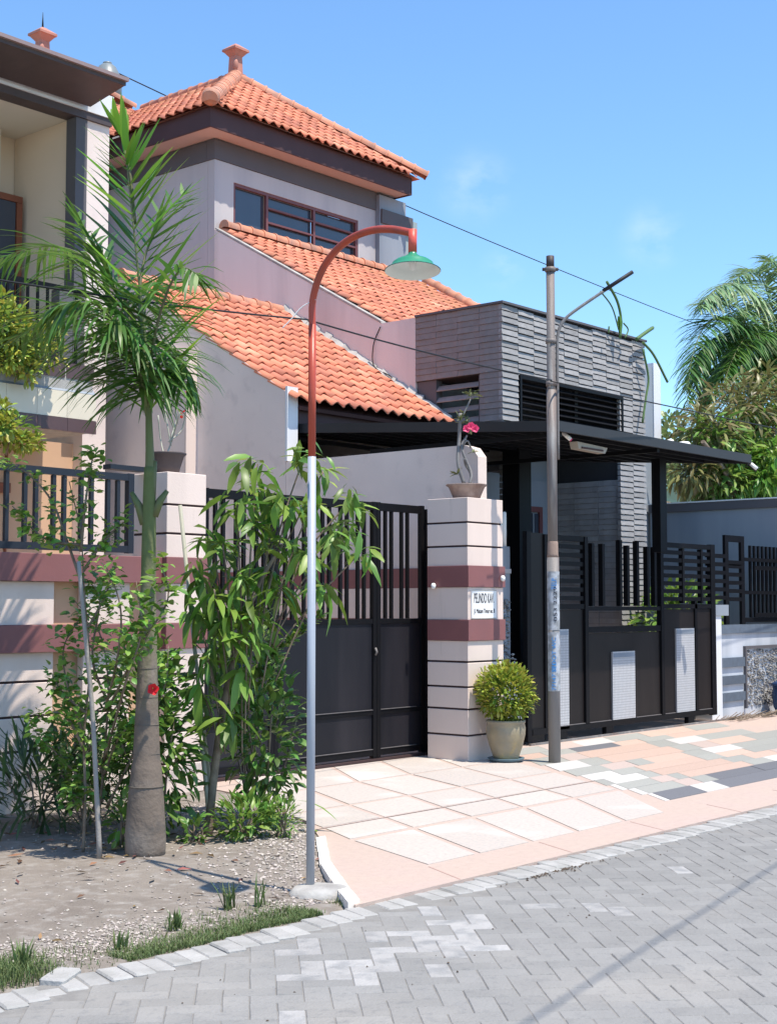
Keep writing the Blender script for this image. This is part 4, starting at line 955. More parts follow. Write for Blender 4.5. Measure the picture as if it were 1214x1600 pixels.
s2 = MB().lathe([(r - .002 if r > .03 else r, z - .003) for r, z in prof[2:]], (e.x, e.y), 32, False); s2.v = [tuple(tilt @ Vector(v)) for v in s2.v]
s2.build('shade_lining', M_shin, so_)
MB().lathe([(.012, zt - .02), (.018, zt - .04), (.02, zt - .065), (.012, zt - .085), (.002, zt - .09)], (e.x, e.y), 12).build('bulb', M_white, lamp)
bs = MB(); 
prof = [(.165, -.07), (.155, -.01), (.13, .012), (.08, .022), (.03, .024)]
bs.lathe(prof, (BX + .02, BY - .05), 18, True, .09); bs.v = [(BX + (v[0] - BX) * 1.05, v[1], v[2]) for v in bs.v]
bs.build('concrete_footing', M_conc, lamp)
MB().tube(crv([(BX, BY - .025, 3.26), Vector((BX, BY, 3.22)) - R_ * .06, Vector((BX, BY, 3.15)) - R_ * .12, Vector((BX, BY, 3.10)) - R_ * .17], 6), .0032, 6).build('feed_cable', M_wcable, label='white feed cable looping from the street lamp post to the black wire', cat='cable')

# ------------------------------------------------------------------ utility pole
PX, PY = 11.77, 7.90
up = thing('utility_pole', 'weathered grey pipe pole with posters standing in front of the black gate', 'pole', (PX, PY, 0))
ln_ = Vector((-.02, 0, 0))
def pz(z): return (PX - .012 * z / 5, PY, z)
MB().tube([pz(-.05), pz(2.02)], .061, 16).build('lower_tube', M_galv, up)
MB().tube([pz(2.02), pz(2.05), pz(2.17), pz(2.18)], [.061, .055, .053, .049], 16).build('collar', mat('rusty_collar', (0.27, 0.19, 0.15), .8, .25, 12, .3), up)
MB().tube([pz(2.18), pz(3.0), pz(3.70)], .050, 16).build('middle_tube', M_galv, up)
MB().tube([pz(3.70), pz(3.72), pz(4.93)], [.05, .044, .043], 16).build('upper_tube', M_galv, up)
MB().tube([pz(4.93), pz(5.06)], [.041, .041], 16).build('top_cap', mat('black_cap', (0.05, 0.035, 0.035), .6), up)
for z in (4.90, 4.17, 3.74): MB().tube([pz(z), pz(z + .045)], .054, 14).build('clamp', M_galv, up)
for z in (4.925,): MB().tube([Vector(pz(z)) - R_ * .08, Vector(pz(z)) + R_ * .08], .018, 8).build('insulator', M_potd, up)
pa = [Vector(pz(3.0)) + R_ * .062, Vector(pz(4.05)) + R_ * .062, Vector(pz(4.28)) + R_ * .075, Vector(pz(4.40)) + R_ * .13, Vector(pz(4.50)) + R_ * .24, Vector(pz(4.72)) + R_ * .56]
MB().tube(crv(pa, 6), .016, 8).build('bracket_arm', M_galv, up)
MB().tube([Vector(pz(4.705)) + R_ * .53, Vector(pz(4.90)) + R_ * .83], .02, 8).build('arm_end', M_cable, up)
def sticker(z0, z1, r, name, m):
    t = MB(); N = 10; vs = []
    c = Vector(pz((z0 + z1) / 2)); th0 = math.atan2(-R_.y - F_.y * 0, 0)
    back = -F_
    for z in (z0, z1):
        for i in range(N + 1):
            q = -1.25 + 2.5 * i / N; dd = back * math.cos(q) + R_ * math.sin(q); vs.append(Vector((c.x, c.y, z)) + dd * r)
    t.add(vs, [(i, i + 1, N + 2 + i, N + 1 + i) for i in range(N)], True)
    return t.build(name, m, up)
k1 = sticker(1.30, 1.88, .0635, 'poster', M_paper); k2 = sticker(.70, 1.28, .0637, 'poster', M_paper)
def ptext(txt, z, hgt, wid, off, m, par, flip=False):
    # text running up the pole, facing the street
    c = Vector(pz(z)) - F_ * .0655 + R_ * off
    put_text('lettering', txt, par, basis(c, (0, 0, 1), -R_, -F_), hgt, wid, m)
ptext('053 2229', 1.56, .34, .034, .012, M_ink, k1); ptext('TELP.', 1.76, .12, .05, 0, M_blueink, k1)
ptext('SEDOT WC', 1.06, .34, .04, -.004, M_blueink, k2); ptext('77147 771', .84, .26, .04, -.006, M_blueink, k2)

# ------------------------------------------------------------------ wires
def sag(a, b, s, n=16):
    a = Vector(a); b = Vector(b); return [a.lerp(b, i / n) - Vector((0, 0, s * 4 * (i / n) * (1 - i / n))) for i in range(n + 1)]
w1 = MB().tube(sag((2.6, 6.9, 3.38), (7.81, 7.5, 3.75), .06), .007, 6); w1.tube(sag((7.81, 7.5, 3.75), (11.56, 7.76, 3.76), .03), .007, 6); w1.tube(sag((11.60, 7.8, 3.76), (26.5, 8.4, 4.0), .02), .007, 6)
w1.build('overhead_wire', M_cable, label='black twisted wire running low across the picture past the grey pole', cat='wire')
MB().tube(crv([(17.45, 22, 12.13), (22.0, 22, 11.72), (27.2, 22, 11.34), (34, 22, 10.98), (41.1, 22, 10.69), (50, 22, 10.5)], 5), .013, 5).build('overhead_wire', M_cable, label='thin black wire crossing the sky from the tank to the right palm', cat='wire')
MB().tube(sag((23.0, 11, 4.9), (30, 12, 5.2), .05), .008, 5).build('overhead_wire', M_cable, label='short thin pinkish wire beside the white fin by the right palm', cat='wire')
MB().tube(sag((-4, -1.12, 6.4), (22, 4.0, 6.4), .05, 10), .009, 5).build('overhead_wire', M_cable, label='overhead wire above the road whose shadow lies on the pavers', cat='wire')

# ------------------------------------------------------------------ fittings under the canopy
def cyl(a, b, r, nm, m, **k): return MB().tube([a, b], r, 12).build(nm, m, **k)
c1 = thing('security_camera', 'white tube security camera under the canopy beside the pole', 'camera', (12.6, 8.35, 3.3))
a = Vector((12.44, 8.22, 3.36)); b = a + R_ * .085 + Vector((0, 0, -.075)); MB().tube([a, b], .022, 12).build('body', M_white, c1); MB().tube([b, b + (b - a) * .12], .018, 12).build('lens', M_pink, c1)
c2 = thing('security_camera', 'white bullet camera hanging from the right end of the canopy', 'camera', (16.8, 8.3, 3.3))
a = Vector((16.50, 8.10, 3.335)); b = a + R_ * .10 + Vector((0, 0, -.08)); MB().tube([a, b], .035, 12).build('hood', M_cable, c2); MB().tube([a - F_ * .018 + Vector((0, 0, -.0)) + (b - a) * .1, b - F_ * .018 - (b - a) * .1], .026, 12).build('body', M_white, c2)
MB().tube([(16.44, 8.12, 3.37), tuple(a)], .01, 6).build('bracket', M_galv, c2)
lf_ = thing('canopy_lamp', 'beige box light fitting fixed under the black canopy', 'light fitting', (13, 8.3, 3.25))
MB().ext([(12.72, 8.22, 3.29), (13.33, 8.22, 3.27), (13.28, 8.22, 3.205), (12.75, 8.22, 3.215)], (0, .10, 0)).build('housing', M_beige, lf_); MB().box(12.80, 8.205, 3.222, 13.22, 8.218, 3.240).build('diffuser', M_darkwood, lf_)
for x, r_, l_ in ((14.95, .05, 'round white cap lying on top of the black canopy'), (15.28, .09, 'pale flat bag lying on top of the black canopy')):
    MB().lathe([(r_ * .8, cz(8.4) + .035), (r_, cz(8.4) + .06), (r_ * .7, cz(8.4) + .10), (r_ * .1, cz(8.4) + .11)], (x, 8.35), 12).build('roof_litter', M_white, label=l_, cat='litter')

# ------------------------------------------------------------------ vegetation helpers
def leafgeo(L, W, droop=0.25, fold=0.25):
    # leaf along +Y, blade folded along the midrib
    pts = [(0, 0, 0)]
    rows = []
    for t, w_ in ((.3, .85), (.62, 1.0), (.86, .55)):
        z = -droop * L * t * t; rows.append(((-W * w_ / 2, L * t, z + fold * W * w_ / 2), (0, L * t, z), (W * w_ / 2, L * t, z + fold * W * w_ / 2)))
    tip = (0, L, -droop * L)
    vs = [(0, 0, 0)] + [p for r in rows for p in r] + [tip]
    fs = [(0, 2, 1), (0, 3, 2), (1, 2, 5, 4), (2, 3, 6, 5), (4, 5, 8, 7), (5, 6, 9, 8), (7, 8, 10), (8, 9, 10)]
    return vs, fs
def leafmesh(name, m, L, W, droop=.25, fold=.25):
    t = MB(); vs, fs = leafgeo(L, W, droop, fold); t.add(vs, fs, True); return t.mesh(name, m)
def orient(p, d, roll=0.0, s=1.0):
    y = Vector(d).normalized(); x = y.cross(Z_)
    if x.length < 1e-3: x = Vector((1, 0, 0))
    x.normalize(); z = x.cross(y)
    x2 = x * math.cos(roll) + z * math.sin(roll); z2 = x2.cross(y)
    return basis(p, x2 * s, y * s, z2 * s)
def rdir(zmin=-1, zmax=1):
    q = rnd() * 6.283; z = U(zmin, zmax); r = math.sqrt(max(0, 1 - z * z)); return Vector((r * math.cos(q), r * math.sin(q), z))
def cloud(name, m, parent, spots, L, W, droop=.3, fold=.25, js=.35, **kw):
    # spots = [(point, direction)], one joined leafy mesh
    t = MB()
    for p, dr_ in spots:
        l = L * U(1 - js, 1 + js); vs, fs = leafgeo(l, W * l / L, droop * U(.3, 1.6), fold); M = orient(p, dr_, U(-.7, .7)); t.add([M @ Vector(v) for v in vs], fs, True)
    return t.build(name, m, parent, **kw)
def ball(c, r, n, squash=(1, 1, 1), inner=.55, up=.25):
    o = []
    for _ in range(n):
        dr_ = rdir(); k = inner + (1 - inner) * rnd() ** .5
        p = Vector(c) + Vector((dr_.x * squash[0], dr_.y * squash[1], dr_.z * squash[2])) * r * k
        o.append((p, (dr_ + rdir() * .7 + Vector((0, 0, up)))))
    return o
def frond(parent, path, nleaf, lmax, m, width=.022, droop=.5, start=.12, both=True, stemr=.012, side_=None, hang=0.0, stem_m=None, tipup=0):
    P = crv(path, 8); t = MB(); n = len(P)
    lens = [0]
    for i in range(1, n): lens.append(lens[-1] + (P[i] - P[i - 1]).length)
    tot = lens[-1]
    def at(s):
        for i in range(1, n):
            if lens[i] >= s:
                k = (s - lens[i - 1]) / max(1e-6, lens[i] - lens[i - 1]); return P[i - 1].lerp(P[i], k), (P[i] - P[i - 1]).normalized()
        return P[-1], (P[-1] - P[-2]).normalized()
    for i in range(nleaf):
        u = start + (1 - start) * (i + rnd() * .6) / nleaf; p, tg = at(u * tot)
        sd = tg.cross(Z_)
        if sd.length < .2: sd = tg.cross(F_)
        sd.normalize()
        for sg_ in ((-1, 1) if both else (1,)):
            l = lmax * (0.35 + 0.65 * math.sin(math.pi * min(1, (u * .85 + .12)))) * U(.8, 1.15)
            if u > .95: l *= .8
            fw = .35 + .55 * u
            d0 = (sd * sg_ * U(.6, 1.1) + tg * fw + sd.cross(tg).normalized() * U(-.55, .55) + Vector((0, 0, .1 - hang * 1.1))).normalized()
            pts = []; q = p.copy(); dcur = d0.copy(); N = 5
            for k in range(N + 1):
                pts.append(q.copy()); q = q + dcur * (l / N); dcur = (dcur + Vector((0, 0, -(droop * U(.4, 1.2) + max(0, hang) * .6) * (k + 1) / N * .36))).normalized()
            wx = dcur.cross(Z_); wx = wx.normalized() if wx.length > .1 else R_
            wx = (wx + rdir() * .3).normalized()
            ws = [.5, 1, 1, .8, .5, .05]
            vs = []
            for k, q in enumerate(pts): vs += [q - wx * width * .5 * ws[k], q + wx * width * .5 * ws[k]]
            t.add(vs, [(2 * k, 2 * k + 1, 2 * k + 3, 2 * k + 2) for k in range(N)], True)
    o = t.build('frond', m, parent)
    st = MB().tube(P, [stemr * (1 - .8 * i / (n - 1)) for i in range(n)], 6); st.build('rachis', stem_m or M_pgreen, o)
    return o
# ------------------------------------------------------------------ main palm
TX, TY = 5.80, 6.94
palm = thing('palm_tree', 'young palm with swollen grey trunk base and green crownshaft on the verge', 'palm tree', (TX, TY, 0))
def ppx(px, py, dd=0.0):   # metres right / up of the trunk axis in the verge frame
    dpt = 8.917 + dd; return F_ * dpt + R_ * ((px - 607) / 2210 * dpt) + Vector((0, 0, 1.55 + math.tan(PITCH + math.atan((800 - py) / 2210)) * dpt))
M_tall = mat('palm_stem', (0.165, 0.128, 0.10), 0.85, 0.2, 14, 0.5, 40, col2=(0.235, 0.195, 0.16), c2scale=4, col3=(0.12, 0.10, 0.085), c3scale=9)
n_ = M_tall.node_tree; hs_ = [q for q in n_.nodes if q.type == 'HUE_SAT'][0]; src = hs_.inputs['Color'].links[0].from_socket
g_ = n_.nodes.new('ShaderNodeNewGeometry'); sx_ = n_.nodes.new('ShaderNodeSeparateXYZ'); n_.links.new(g_.outputs['Position'], sx_.inputs[0])
mp_z = n_.nodes.new('ShaderNodeMapping'); mp_z.inputs['Scale'].default_value = (9, 9, 1.2); n_.links.new(g_.outputs['Position'], mp_z.inputs[0])
nz_ = n_.nodes.new('ShaderNodeTexNoise'); nz_.inputs['Scale'].default_value = 2.2; nz_.inputs['Detail'].default_value = 6; n_.links.new(mp_z.outputs[0], nz_.inputs['Vector'])
ad2 = n_.nodes.new('ShaderNodeMath'); ad2.operation = 'MULTIPLY_ADD'; ad2.inputs[1].default_value = 1.5; n_.links.new(nz_.outputs[0], ad2.inputs[0]); n_.links.new(sx_.outputs[2], ad2.inputs[2])
mr_ = n_.nodes.new('ShaderNodeMapRange'); mr_.inputs[1].default_value = 1.75; mr_.inputs[2].default_value = 2.7; n_.links.new(ad2.outputs[0], mr_.inputs[0])
mm_ = n_.nodes.new('ShaderNodeMixRGB'); mm_.inputs[2].default_value = (0.12, 0.145, 0.05, 1); n_.links.new(mr_.outputs[0], mm_.inputs[0]); n_.links.new(src, mm_.inputs[1]); n_.links.new(mm_.outputs[0], hs_.inputs['Color'])
tp = [(.118, -.03), (.124, .03), (.126, .10), (.122, .20), (.114, .33), (.103, .45), (.095, .54), (.086, .58), (.078, .74), (.071, .88), (.065, 1.05), (.058, 1.25), (.052, 1.5), (.047, 1.72), (.046, 1.9), (.044, 2.05), (.039, 2.25), (.034, 2.42)]
tv = []
for (r1, z1), (r2, z2) in zip(tp, tp[1:]):
    m_ = max(1, int((z2 - z1) / .035))
    for q in range(m_): t_ = q / m_; tv.append(((r1 + (r2 - r1) * t_) * (1 + .012 * noise.noise(Vector((0, 0, (z1 + (z2 - z1) * t_) * 30)))), z1 + (z2 - z1) * t_))
tv.append(tp[-1])
MB().lathe(tv, (TX, TY), 28, True, .014).build('trunk', M_tall, palm)
for z in (.42, .62, .8, .97, 1.15, 1.33, 1.52, 1.7):
    r0 = [r_ for r_, z_ in tp if z_ <= z + .01][-1] - .002
    MB().tube([(TX, TY, z), (TX, TY, z + .006)], r0, 24).build('leaf_scar', mat('scar', (0.13, 0.11, 0.09), .9), palm)
for k, (a, h) in enumerate(((-1, .20), (1, .16), (.3, .3))):
    b0 = Vector((TX, TY, 2.06 + k * .05)) + R_ * .028 * a
    MB().tube([b0, b0 + R_ * .04 * a + Vector((0, 0, h * .6)), b0 + R_ * .085 * a + Vector((0, 0, h))], [.03, .024, .014], 8).build('leaf_base_stub', M_pgreen, palm)
MB().tube(crv([(TX + .005, TY, 2.38), ppx(232, 690), ppx(228, 600), ppx(222, 540)], 5), [.034, .032, .030, .029, .027, .026, .024, .022, .021, .020, .018, .016, .015, .014, .013, .012][:16], 10).build('crownshaft', M_pgreen, palm)
b = ppx(232, 700)
fr_ = [
 # path, leaflets, length, droop, hang
 ([b, ppx(226, 560, .0), ppx(214, 450, -.03), ppx(200, 330, -.06), ppx(188, 235, -.08)], 26, .66, .25, -0.15),
 ([ppx(205, 350), ppx(196, 270), ppx(182, 210), ppx(170, 180)], 9, .36, .0, -.4),
 ([ppx(228, 640), ppx(212, 540, .3), ppx(178, 455, .6), ppx(125, 400, .9), ppx(60, 385, 1.1), ppx(-30, 410, 1.2)], 40, .62, .9, .35),
 ([ppx(228, 650), ppx(200, 560, .3), ppx(150, 500, .7), ppx(90, 490, 1.0), ppx(20, 530, 1.2)], 34, .62, .6, .35),
 ([ppx(228, 650), ppx(205, 560, -.1), ppx(172, 500, -.2), ppx(130, 470, -.3), ppx(80, 480, -.4)], 34, .60, 1.1, .55),
 ([ppx(230, 640), ppx(236, 540, -.15), ppx(256, 460, -.3), ppx(280, 420, -.4), ppx(308, 430, -.5)], 26, .5, 1.0, .45),
 ([ppx(230, 640), ppx(224, 560, .2), ppx(222, 500, .4), ppx(226, 455, .7), ppx(236, 440, 1.0)], 26, .5, 1.0, .6),
 ([ppx(228, 640), ppx(212, 560, -.2), ppx(192, 510, -.35), ppx(168, 500, -.5)], 24, .52, 1.2, .8),
 ([ppx(230, 640), ppx(240, 590, .1), ppx(262, 560, .1), ppx(285, 570, .0), ppx(300, 610, 0)], 20, .42, 1.2, .7),
 ([ppx(226, 600), ppx(214, 480, .1), ppx(222, 400, .2), ppx(250, 340, .3), ppx(285, 300, .4)], 22, .42, .3, 0),
 ([ppx(226, 620), ppx(196, 500, .3), ppx(150, 400, .4), ppx(110, 340, .5)], 30, .5, .5, .1),
]
for i_, (pth, nl, lm, dr_, hg) in enumerate(fr_): frond(palm, pth, int(nl * (1.25 if i_ < 2 else 1.5)), lm, M_lpalm if i_ > 1 else M_lpalmb, .042 if i_ < 2 else .028, dr_, hang=hg, stemr=.013)
# ------------------------------------------------------------------ mango tree
def hubs(): pass
mango = thing('mango_tree', 'young mango tree with drooping leaf whorls growing between palm and lamp post', 'mango tree', (6.56, 7.19, 0))
MX, MY = 6.56, 7.19
def mp_(px, py, dd=0.0): return Vector((MX, MY, 0)) + R_ * ((px - 330) * .0044) + F_ * dd + Vector((0, 0, (1305 - py) * .00441))
tips = [(472, 716, .2), (400, 735, 0), (372, 800, -.1), (430, 790, .2), (500, 740, .3), (545, 785, .3), (350, 860, -.1), (325, 845, .1), (420, 850, 0), (470, 870, .1), (520, 850, .2), (560, 870, .3), (500, 920, .1), (380, 905, -.2), (340, 930, -.2), (440, 930, -.1), (400, 965, -.2), (350, 985, -.2), (310, 900, 0), (450, 800, 0), (395, 825, -.1), (330, 1030, -.2), (380, 1050, -.1), (360, 1120, -.1), (395, 770, .05), (535, 830, .2), (485, 795, .1), (310, 960, -.1), (420, 900, .1), (365, 960, -.2), (320, 1075, -.2), (390, 1000, -.2)]
MB().tube(crv([mp_(328, 1310), mp_(336, 1220), mp_(352, 1100), mp_(375, 1000, .0), mp_(405, 920), mp_(440, 860)], 5), [.032 - .0008 * i for i in range(26)], 10).build('trunk', M_bark, mango)
ML = [leafmesh('mango_leaf', M_lmango, L, L * .24, dr_, f_) for L, dr_, f_ in ((.15, .5, .2), (.21, .6, .35), (.18, .35, .1), (.12, .7, .5), (.19, .9, .3), (.10, .3, .4))]
MLy = [leafmesh('mango_leaf_young', M_lmangoy, .16, .042, .5, .2)]
tw2 = MB(); nl = 0
for (px, py, dd) in tips:
    e = mp_(px, py, dd); hubp = mp_(min(430, max(338, px * .5 + 190)), min(1180, py + 150), dd * .3)
    tw2.tube(crv([hubp, (hubp + e) / 2 + Vector((0, 0, .03)), e], 4), .006, 5)
    n = 9; old = py > 880
    for k in range(n):
        if nl >= 290: break
        q = 6.283 * k / n + rnd(); el_ = U(-.9, .35) if old else U(-.25, .7); dv = R_ * math.cos(q) + F_ * math.sin(q) * .9 + Vector((0, 0, el_))
        yng = py < 800 and rnd() < .7
        place('leaf', MLy[0] if yng else random.choice(ML), mango, orient(e + Vector((0, 0, U(-.07, .02))), dv, U(-.4, .4), U(.75, 1.25) * (1.25 if old else .95))); nl += 1
tw2.build('branches', M_bark, mango)
cloud('inner_foliage', leafmat('mango_mass', (0.14, .25, .04), .03, .4, .3, ob=False), mango, [(mp_(*random.choice(tips)[:2], U(-.25, .35)) + rdir() * U(.02, .13), rdir(-1, .2)) for _ in range(420)], .17, .045, .5, kind='stuff')
def stake(label, pts, r, m=M_bamboo): MB().tube(pts, r, 8).build('plant_stake', m, label=label, cat='stake')
def gp_(px, py, base=(5.55, 7.07), bpx=157, bpy=1340, s=None, dd=0):
    dep = Vector((base[0], base[1], 0)).dot(F_); k = dep / 2203
    return Vector((base[0], base[1], 0)) + R_ * ((px - bpx) * k) + F_ * dd + Vector((0, 0, (bpy - py) * k))
stake('pale bent stake leaning beside the palm trunk', crv([gp_(157, 1342), gp_(150, 1230), gp_(142, 1110), gp_(130, 1000), gp_(118, 885)], 4), [.017, .016, .016, .016, .015, .015, .015, .015, .014, .014, .014, .014, .013, .013, .013, .013, .013], mat('pale_stake', (0.30, .275, .25), .7, .2, 9, .3))
ms = dict(base=(6.75, 7.35), bpx=370, bpy=1262)
stake('pale green bamboo stake rising through the mango tree', [gp_(372, 1262, **ms), gp_(345, 1050, **ms), gp_(313, 762, **ms)], .014)
stake('short grey stake tied low beside the mango trunk', [gp_(372, 1265, **ms, dd=-.25), gp_(364, 1180, **ms, dd=-.25), gp_(357, 1125, **ms, dd=-.25)], .017)
# ------------------------------------------------------------------ hibiscus saplings
def sapling(name, label, cat, base, bpx, bpy, stems, nleaf, L, m, meshes, r0=.012, spread=.07, W=.6):
    t = thing(name, label, cat, (base[0], base[1], 0)); cnt = 0
    for pts in stems:
        P = crv([gp_(a, b, base, bpx, bpy, dd=c) for a, b, c in pts], 6); n = len(P)
        MB().tube(P, [r0 * (1 - .75 * i / n) for i in range(n)], 7).build('stem', M_bark, t)
    tot = 0
    for i in range(nleaf):
        pts = random.choice(stems); P = crv([gp_(a, b, base, bpx, bpy, dd=c) for a, b, c in pts], 6)
        k = int(len(P) * (.22 + .78 * rnd() ** .8)) - 1; k = max(1, min(len(P) - 1, k)); tip = k / len(P)
        p = P[k] + rdir() * U(.01, spread) * (1.0 + .6 * (1 - tip))
        dv = rdir(-.5, .8)
        place('leaf', random.choice(meshes), t, orient(p, dv, U(-.6, .6), U(.6, 1.25)))
    sp_l = []
    for _ in range(int(nleaf * 2.4)):
        pts = random.choice(stems); P = crv([gp_(a, b, base, bpx, bpy, dd=c) for a, b, c in pts], 6)
        k = max(1, min(len(P) - 1, int(len(P) * (.25 + .75 * rnd())))); sp_l.append((P[k] + rdir() * U(.01, spread * 1.4), rdir(-.5, .8)))
    cloud('small_leaves', leafmat('hibiscus_small_leaf', (0.18, .32, .055), .03, .45, .3, ob=False), t, sp_l, L, L * .6, .3, kind='stuff')
    return t
HL = [leafmesh('hibiscus_leaf', M_lhib, L, L * .62, .3, .3) for L in (.062, .078, .055)]
HL2 = [leafmesh('shrub_leaf', M_lhib, L, L * .5, .35, .3) for L in (.075, .095)]
sapling('hibiscus_sapling', 'thin leggy hibiscus sapling at far left with a bare lower stem', 'sapling', (5.6, 7.30), 122, 1332,
 [[(122, 1335, 0), (124, 1250, 0), (120, 1150, .02), (128, 1050, 0), (118, 930, 0), (112, 840, -.02), (92, 760, 0)], [(118, 930, 0), (90, 860, .05), (60, 790, .1), (20, 745, .1), (-20, 720, .1)],
  [(112, 870, 0), (120, 800, -.05), (128, 740, -.05), (130, 715, 0)], [(116, 900, 0), (150, 850, .0), (180, 820, .05)], [(124, 1180, 0), (90, 1120, -.05), (40, 1130, -.1)], [(124, 1120, 0), (88, 1090, 0), (70, 1060, 0)], [(112, 860, 0), (60, 850, -.1), (10, 800, -.1)], [(124, 1260, 0), (110, 1245, -.02), (104, 1240, 0)], [(118, 1000, 0), (150, 940, 0), (165, 890, 0)]],
 270, .05, M_lhib, HL, .011, .075)
sapling('hibiscus_shrub', 'bushy hibiscus with one red flower growing around the palm trunk', 'shrub', (5.95, 7.55), 200, 1300,
 [[(190, 1300, 0), (200, 1180, 0), (205, 1060, .0), (190, 980, 0), (150, 930, 0)], [(200, 1180, 0), (262, 1050, -.7), (290, 975, -.85), (282, 905, -.85)], [(205, 1100, 0), (280, 1000, -.7), (325, 930, -.8), (310, 872, -.75)], [(205, 1100, -.1), (255, 1010, -.8), (262, 940, -.9), (240, 880, -.9)],
  [(200, 1200, 0), (160, 1100, -.1), (140, 1010, -.1), (165, 950, 0)], [(210, 1100, 0), (190, 1020, -.2), (200, 930, -.2), (180, 900, -.2)], [(205, 1250, 0), (270, 1130, -.2), (300, 1060, -.2), (305, 1000, -.2)], [(200, 1240, 0), (150, 1190, 0), (90, 1130, 0)], [(200, 1200, 0), (240, 1130, -.3), (285, 1110, -.3)]],
 290, .06, M_lhib, HL + HL2, .010, .10)
fl1 = thing('red_flower', 'single red hibiscus flower in front of the palm trunk', 'flower', tuple(gp_(226, 1085, (5.72, 6.84), 226, 1340)))
fc = gp_(226, 1085, (5.70, 6.76), 226, 1346)
pm_ = leafmesh('petal', M_flower, .042, .040, -.2, .2)
def facing(p, d, nrm, s=1.0):
    y = Vector(d).normalized(); x = y.cross(Vector(nrm)).normalized(); return basis(p, x * s, y * s, x.cross(y) * s)
for k in range(5): q = 6.283 * k / 5; place('petal', pm_, fl1, facing(fc, R_ * math.cos(q) + Z_ * math.sin(q) - F_ * .3, -F_ + Z_ * .3))
MB().tube([fc, fc - F_ * .035 + Z_ * .01], .003, 5).build('stamen', M_lyel, fl1)
# lower bushes
def bush(name, label, cat, c, r, n, m, L, W, sq=(1, 1, 1), up=.3, stems=5, inner=.3, droop=.3):
    t = thing(name, label, cat, (c[0], c[1], 0))
    sm_ = MB()
    for _ in range(stems):
        e = Vector(c) + rdir(0, 1) * r * .6; sm_.tube(crv([(c[0] + U(-.04, .04), c[1] + U(-.04, .04), 0), (Vector((c[0], c[1], 0)) + e) / 2 + rdir() * .03, e], 4), .007, 5)
    sm_.build('stems', M_bark, t)
    cloud('foliage', m, t, ball(c, r, n, sq, inner, up), L, W, droop, kind='stuff'); return t
M_bushA = leafmat('bush_leaf_a', (0.12, .225, .045), .03, .45, .3, ob=False)
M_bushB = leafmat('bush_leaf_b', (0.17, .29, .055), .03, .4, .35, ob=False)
def gpt(px, py, base): # z=0 ground anchor helper in metres for verge plants
    return base
bush('leafy_bush', 'dense dark leafy bush at the foot of the mango tree beside the lamp post', 'bush', (7.05, 7.15, .62), .42, 620, M_bushA, .085, .040, (.62, .62, 1.35))
bush('leafy_bush', 'tall dark bush reaching up the gate behind the silver lamp post', 'bush', (7.25, 7.55, 1.05), .40, 420, M_bushA, .09, .032, (.62, .62, 1.3))
bush('dark_shrub', 'dark foliage mass right of the palm trunk base', 'bush', (6.25, 7.35, .62), .42, 620, M_bushA, .10, .038, (.65, .6, 1.4))
bush('dark_shrub', 'small dark leafed shrub with pinkish flowers left of the palm trunk', 'bush', (6.10, 7.95, .55), .36, 420, M_bushA, .065, .035, (.8, .7, 1.0))
bush('herb_clump', 'bright low herb clump at the soil edge under the mango tree', 'plant', (6.62, 6.90, .14), .17, 300, M_bushB, .085, .026, (1.4, .9, .8), .9)
bush('herb_clump', 'fine light green herb beside the driveway edge behind the lamp post', 'plant', (6.80, 6.75, .12), .13, 260, M_bushB, .05, .012, (1.0, .9, 1.0), .8)
bush('herb_clump', 'small green seedling clump right of the swollen palm base', 'plant', (6.30, 7.05, .07), .09, 70, M_bushA, .06, .025, (1, 1, 1), .6)
bush('herb_clump', 'small leafy weed between the pale stake and the palm base', 'plant', (5.85, 7.22, .16), .11, 70, M_bushB, .07, .035, (.7, .7, 1.5), .2)
bush('strap_leaf_clump', 'dark strap leaved clump against the cream wall at far left', 'plant', (6.00, 8.35, .28), .42, 420, leafmat('strap', (0.07, .13, .045), .03, .4, .3, ob=False), .24, .020, (1.3, .8, .7), 1.0, droop=.35)
bush('strap_leaf_clump', 'strap leaved clump behind the thin sapling by the cream wall', 'plant', (6.55, 8.35, .26), .34, 300, leafmat('strap', (0.07, .13, .045)), .22, .020, (1.2, .8, .8), 1.0, droop=.35)
bush('leafy_bush', 'green bush behind the black fence at the far right', 'bush', (18.6, 10.3, 1.3), .7, 500, M_bushB, .16, .07, (1.2, .7, .8))
bush('leafy_bush', 'mid green bush filling the gap between palm trunk and mango trunk', 'bush', (6.35, 7.65, .95), .36, 380, M_bushA, .085, .04, (.7, .7, 1.2))
# epiphyte spray on the right (succulent stem)
sp = thing('succulent_stem', 'thick leafy succulent stem leaning right over the main gate beside the lamp post', 'plant', tuple(gp_(500, 1000, (6.95, 7.3), 450, 1262)))
P = crv([gp_(452, 1120, (6.95, 7.3), 450, 1262), gp_(490, 1010, (6.95, 7.3), 450, 1262), gp_(530, 975, (6.95, 7.3), 450, 1262), gp_(572, 938, (6.95, 7.3), 450, 1262)], 8)
MB().tube(P, .008, 6).build('stem', M_bark, sp)
cloud('foliage', M_bushB, sp, [(p + rdir() * .012, rdir(-.5, 1) + (P[-1] - P[0]).normalized() * .5) for p in P[6:] for _ in range(13)], .055, .020, .1, kind='stuff')
P2 = crv([gp_(455, 1150, (6.95, 7.3), 450, 1262), gp_(450, 1000, (6.95, 7.3), 450, 1262), gp_(450, 950, (6.95, 7.3), 450, 1262)], 8)
cloud('foliage', M_bushA, sp, [(p + rdir() * .02, rdir(-.5, 1)) for p in P2 for _ in range(14)], .06, .018, .1, kind='stuff')
rag = MB()
c_ = gp_(415, 1010, (6.75, 7.1), 415, 1275)
for _ in range(16): dd_ = rdir(); rag.tube([c_ + rdir() * .03, c_ + dd_ * .05, c_ + dd_ * .04 + rdir() * .05], .004, 4)
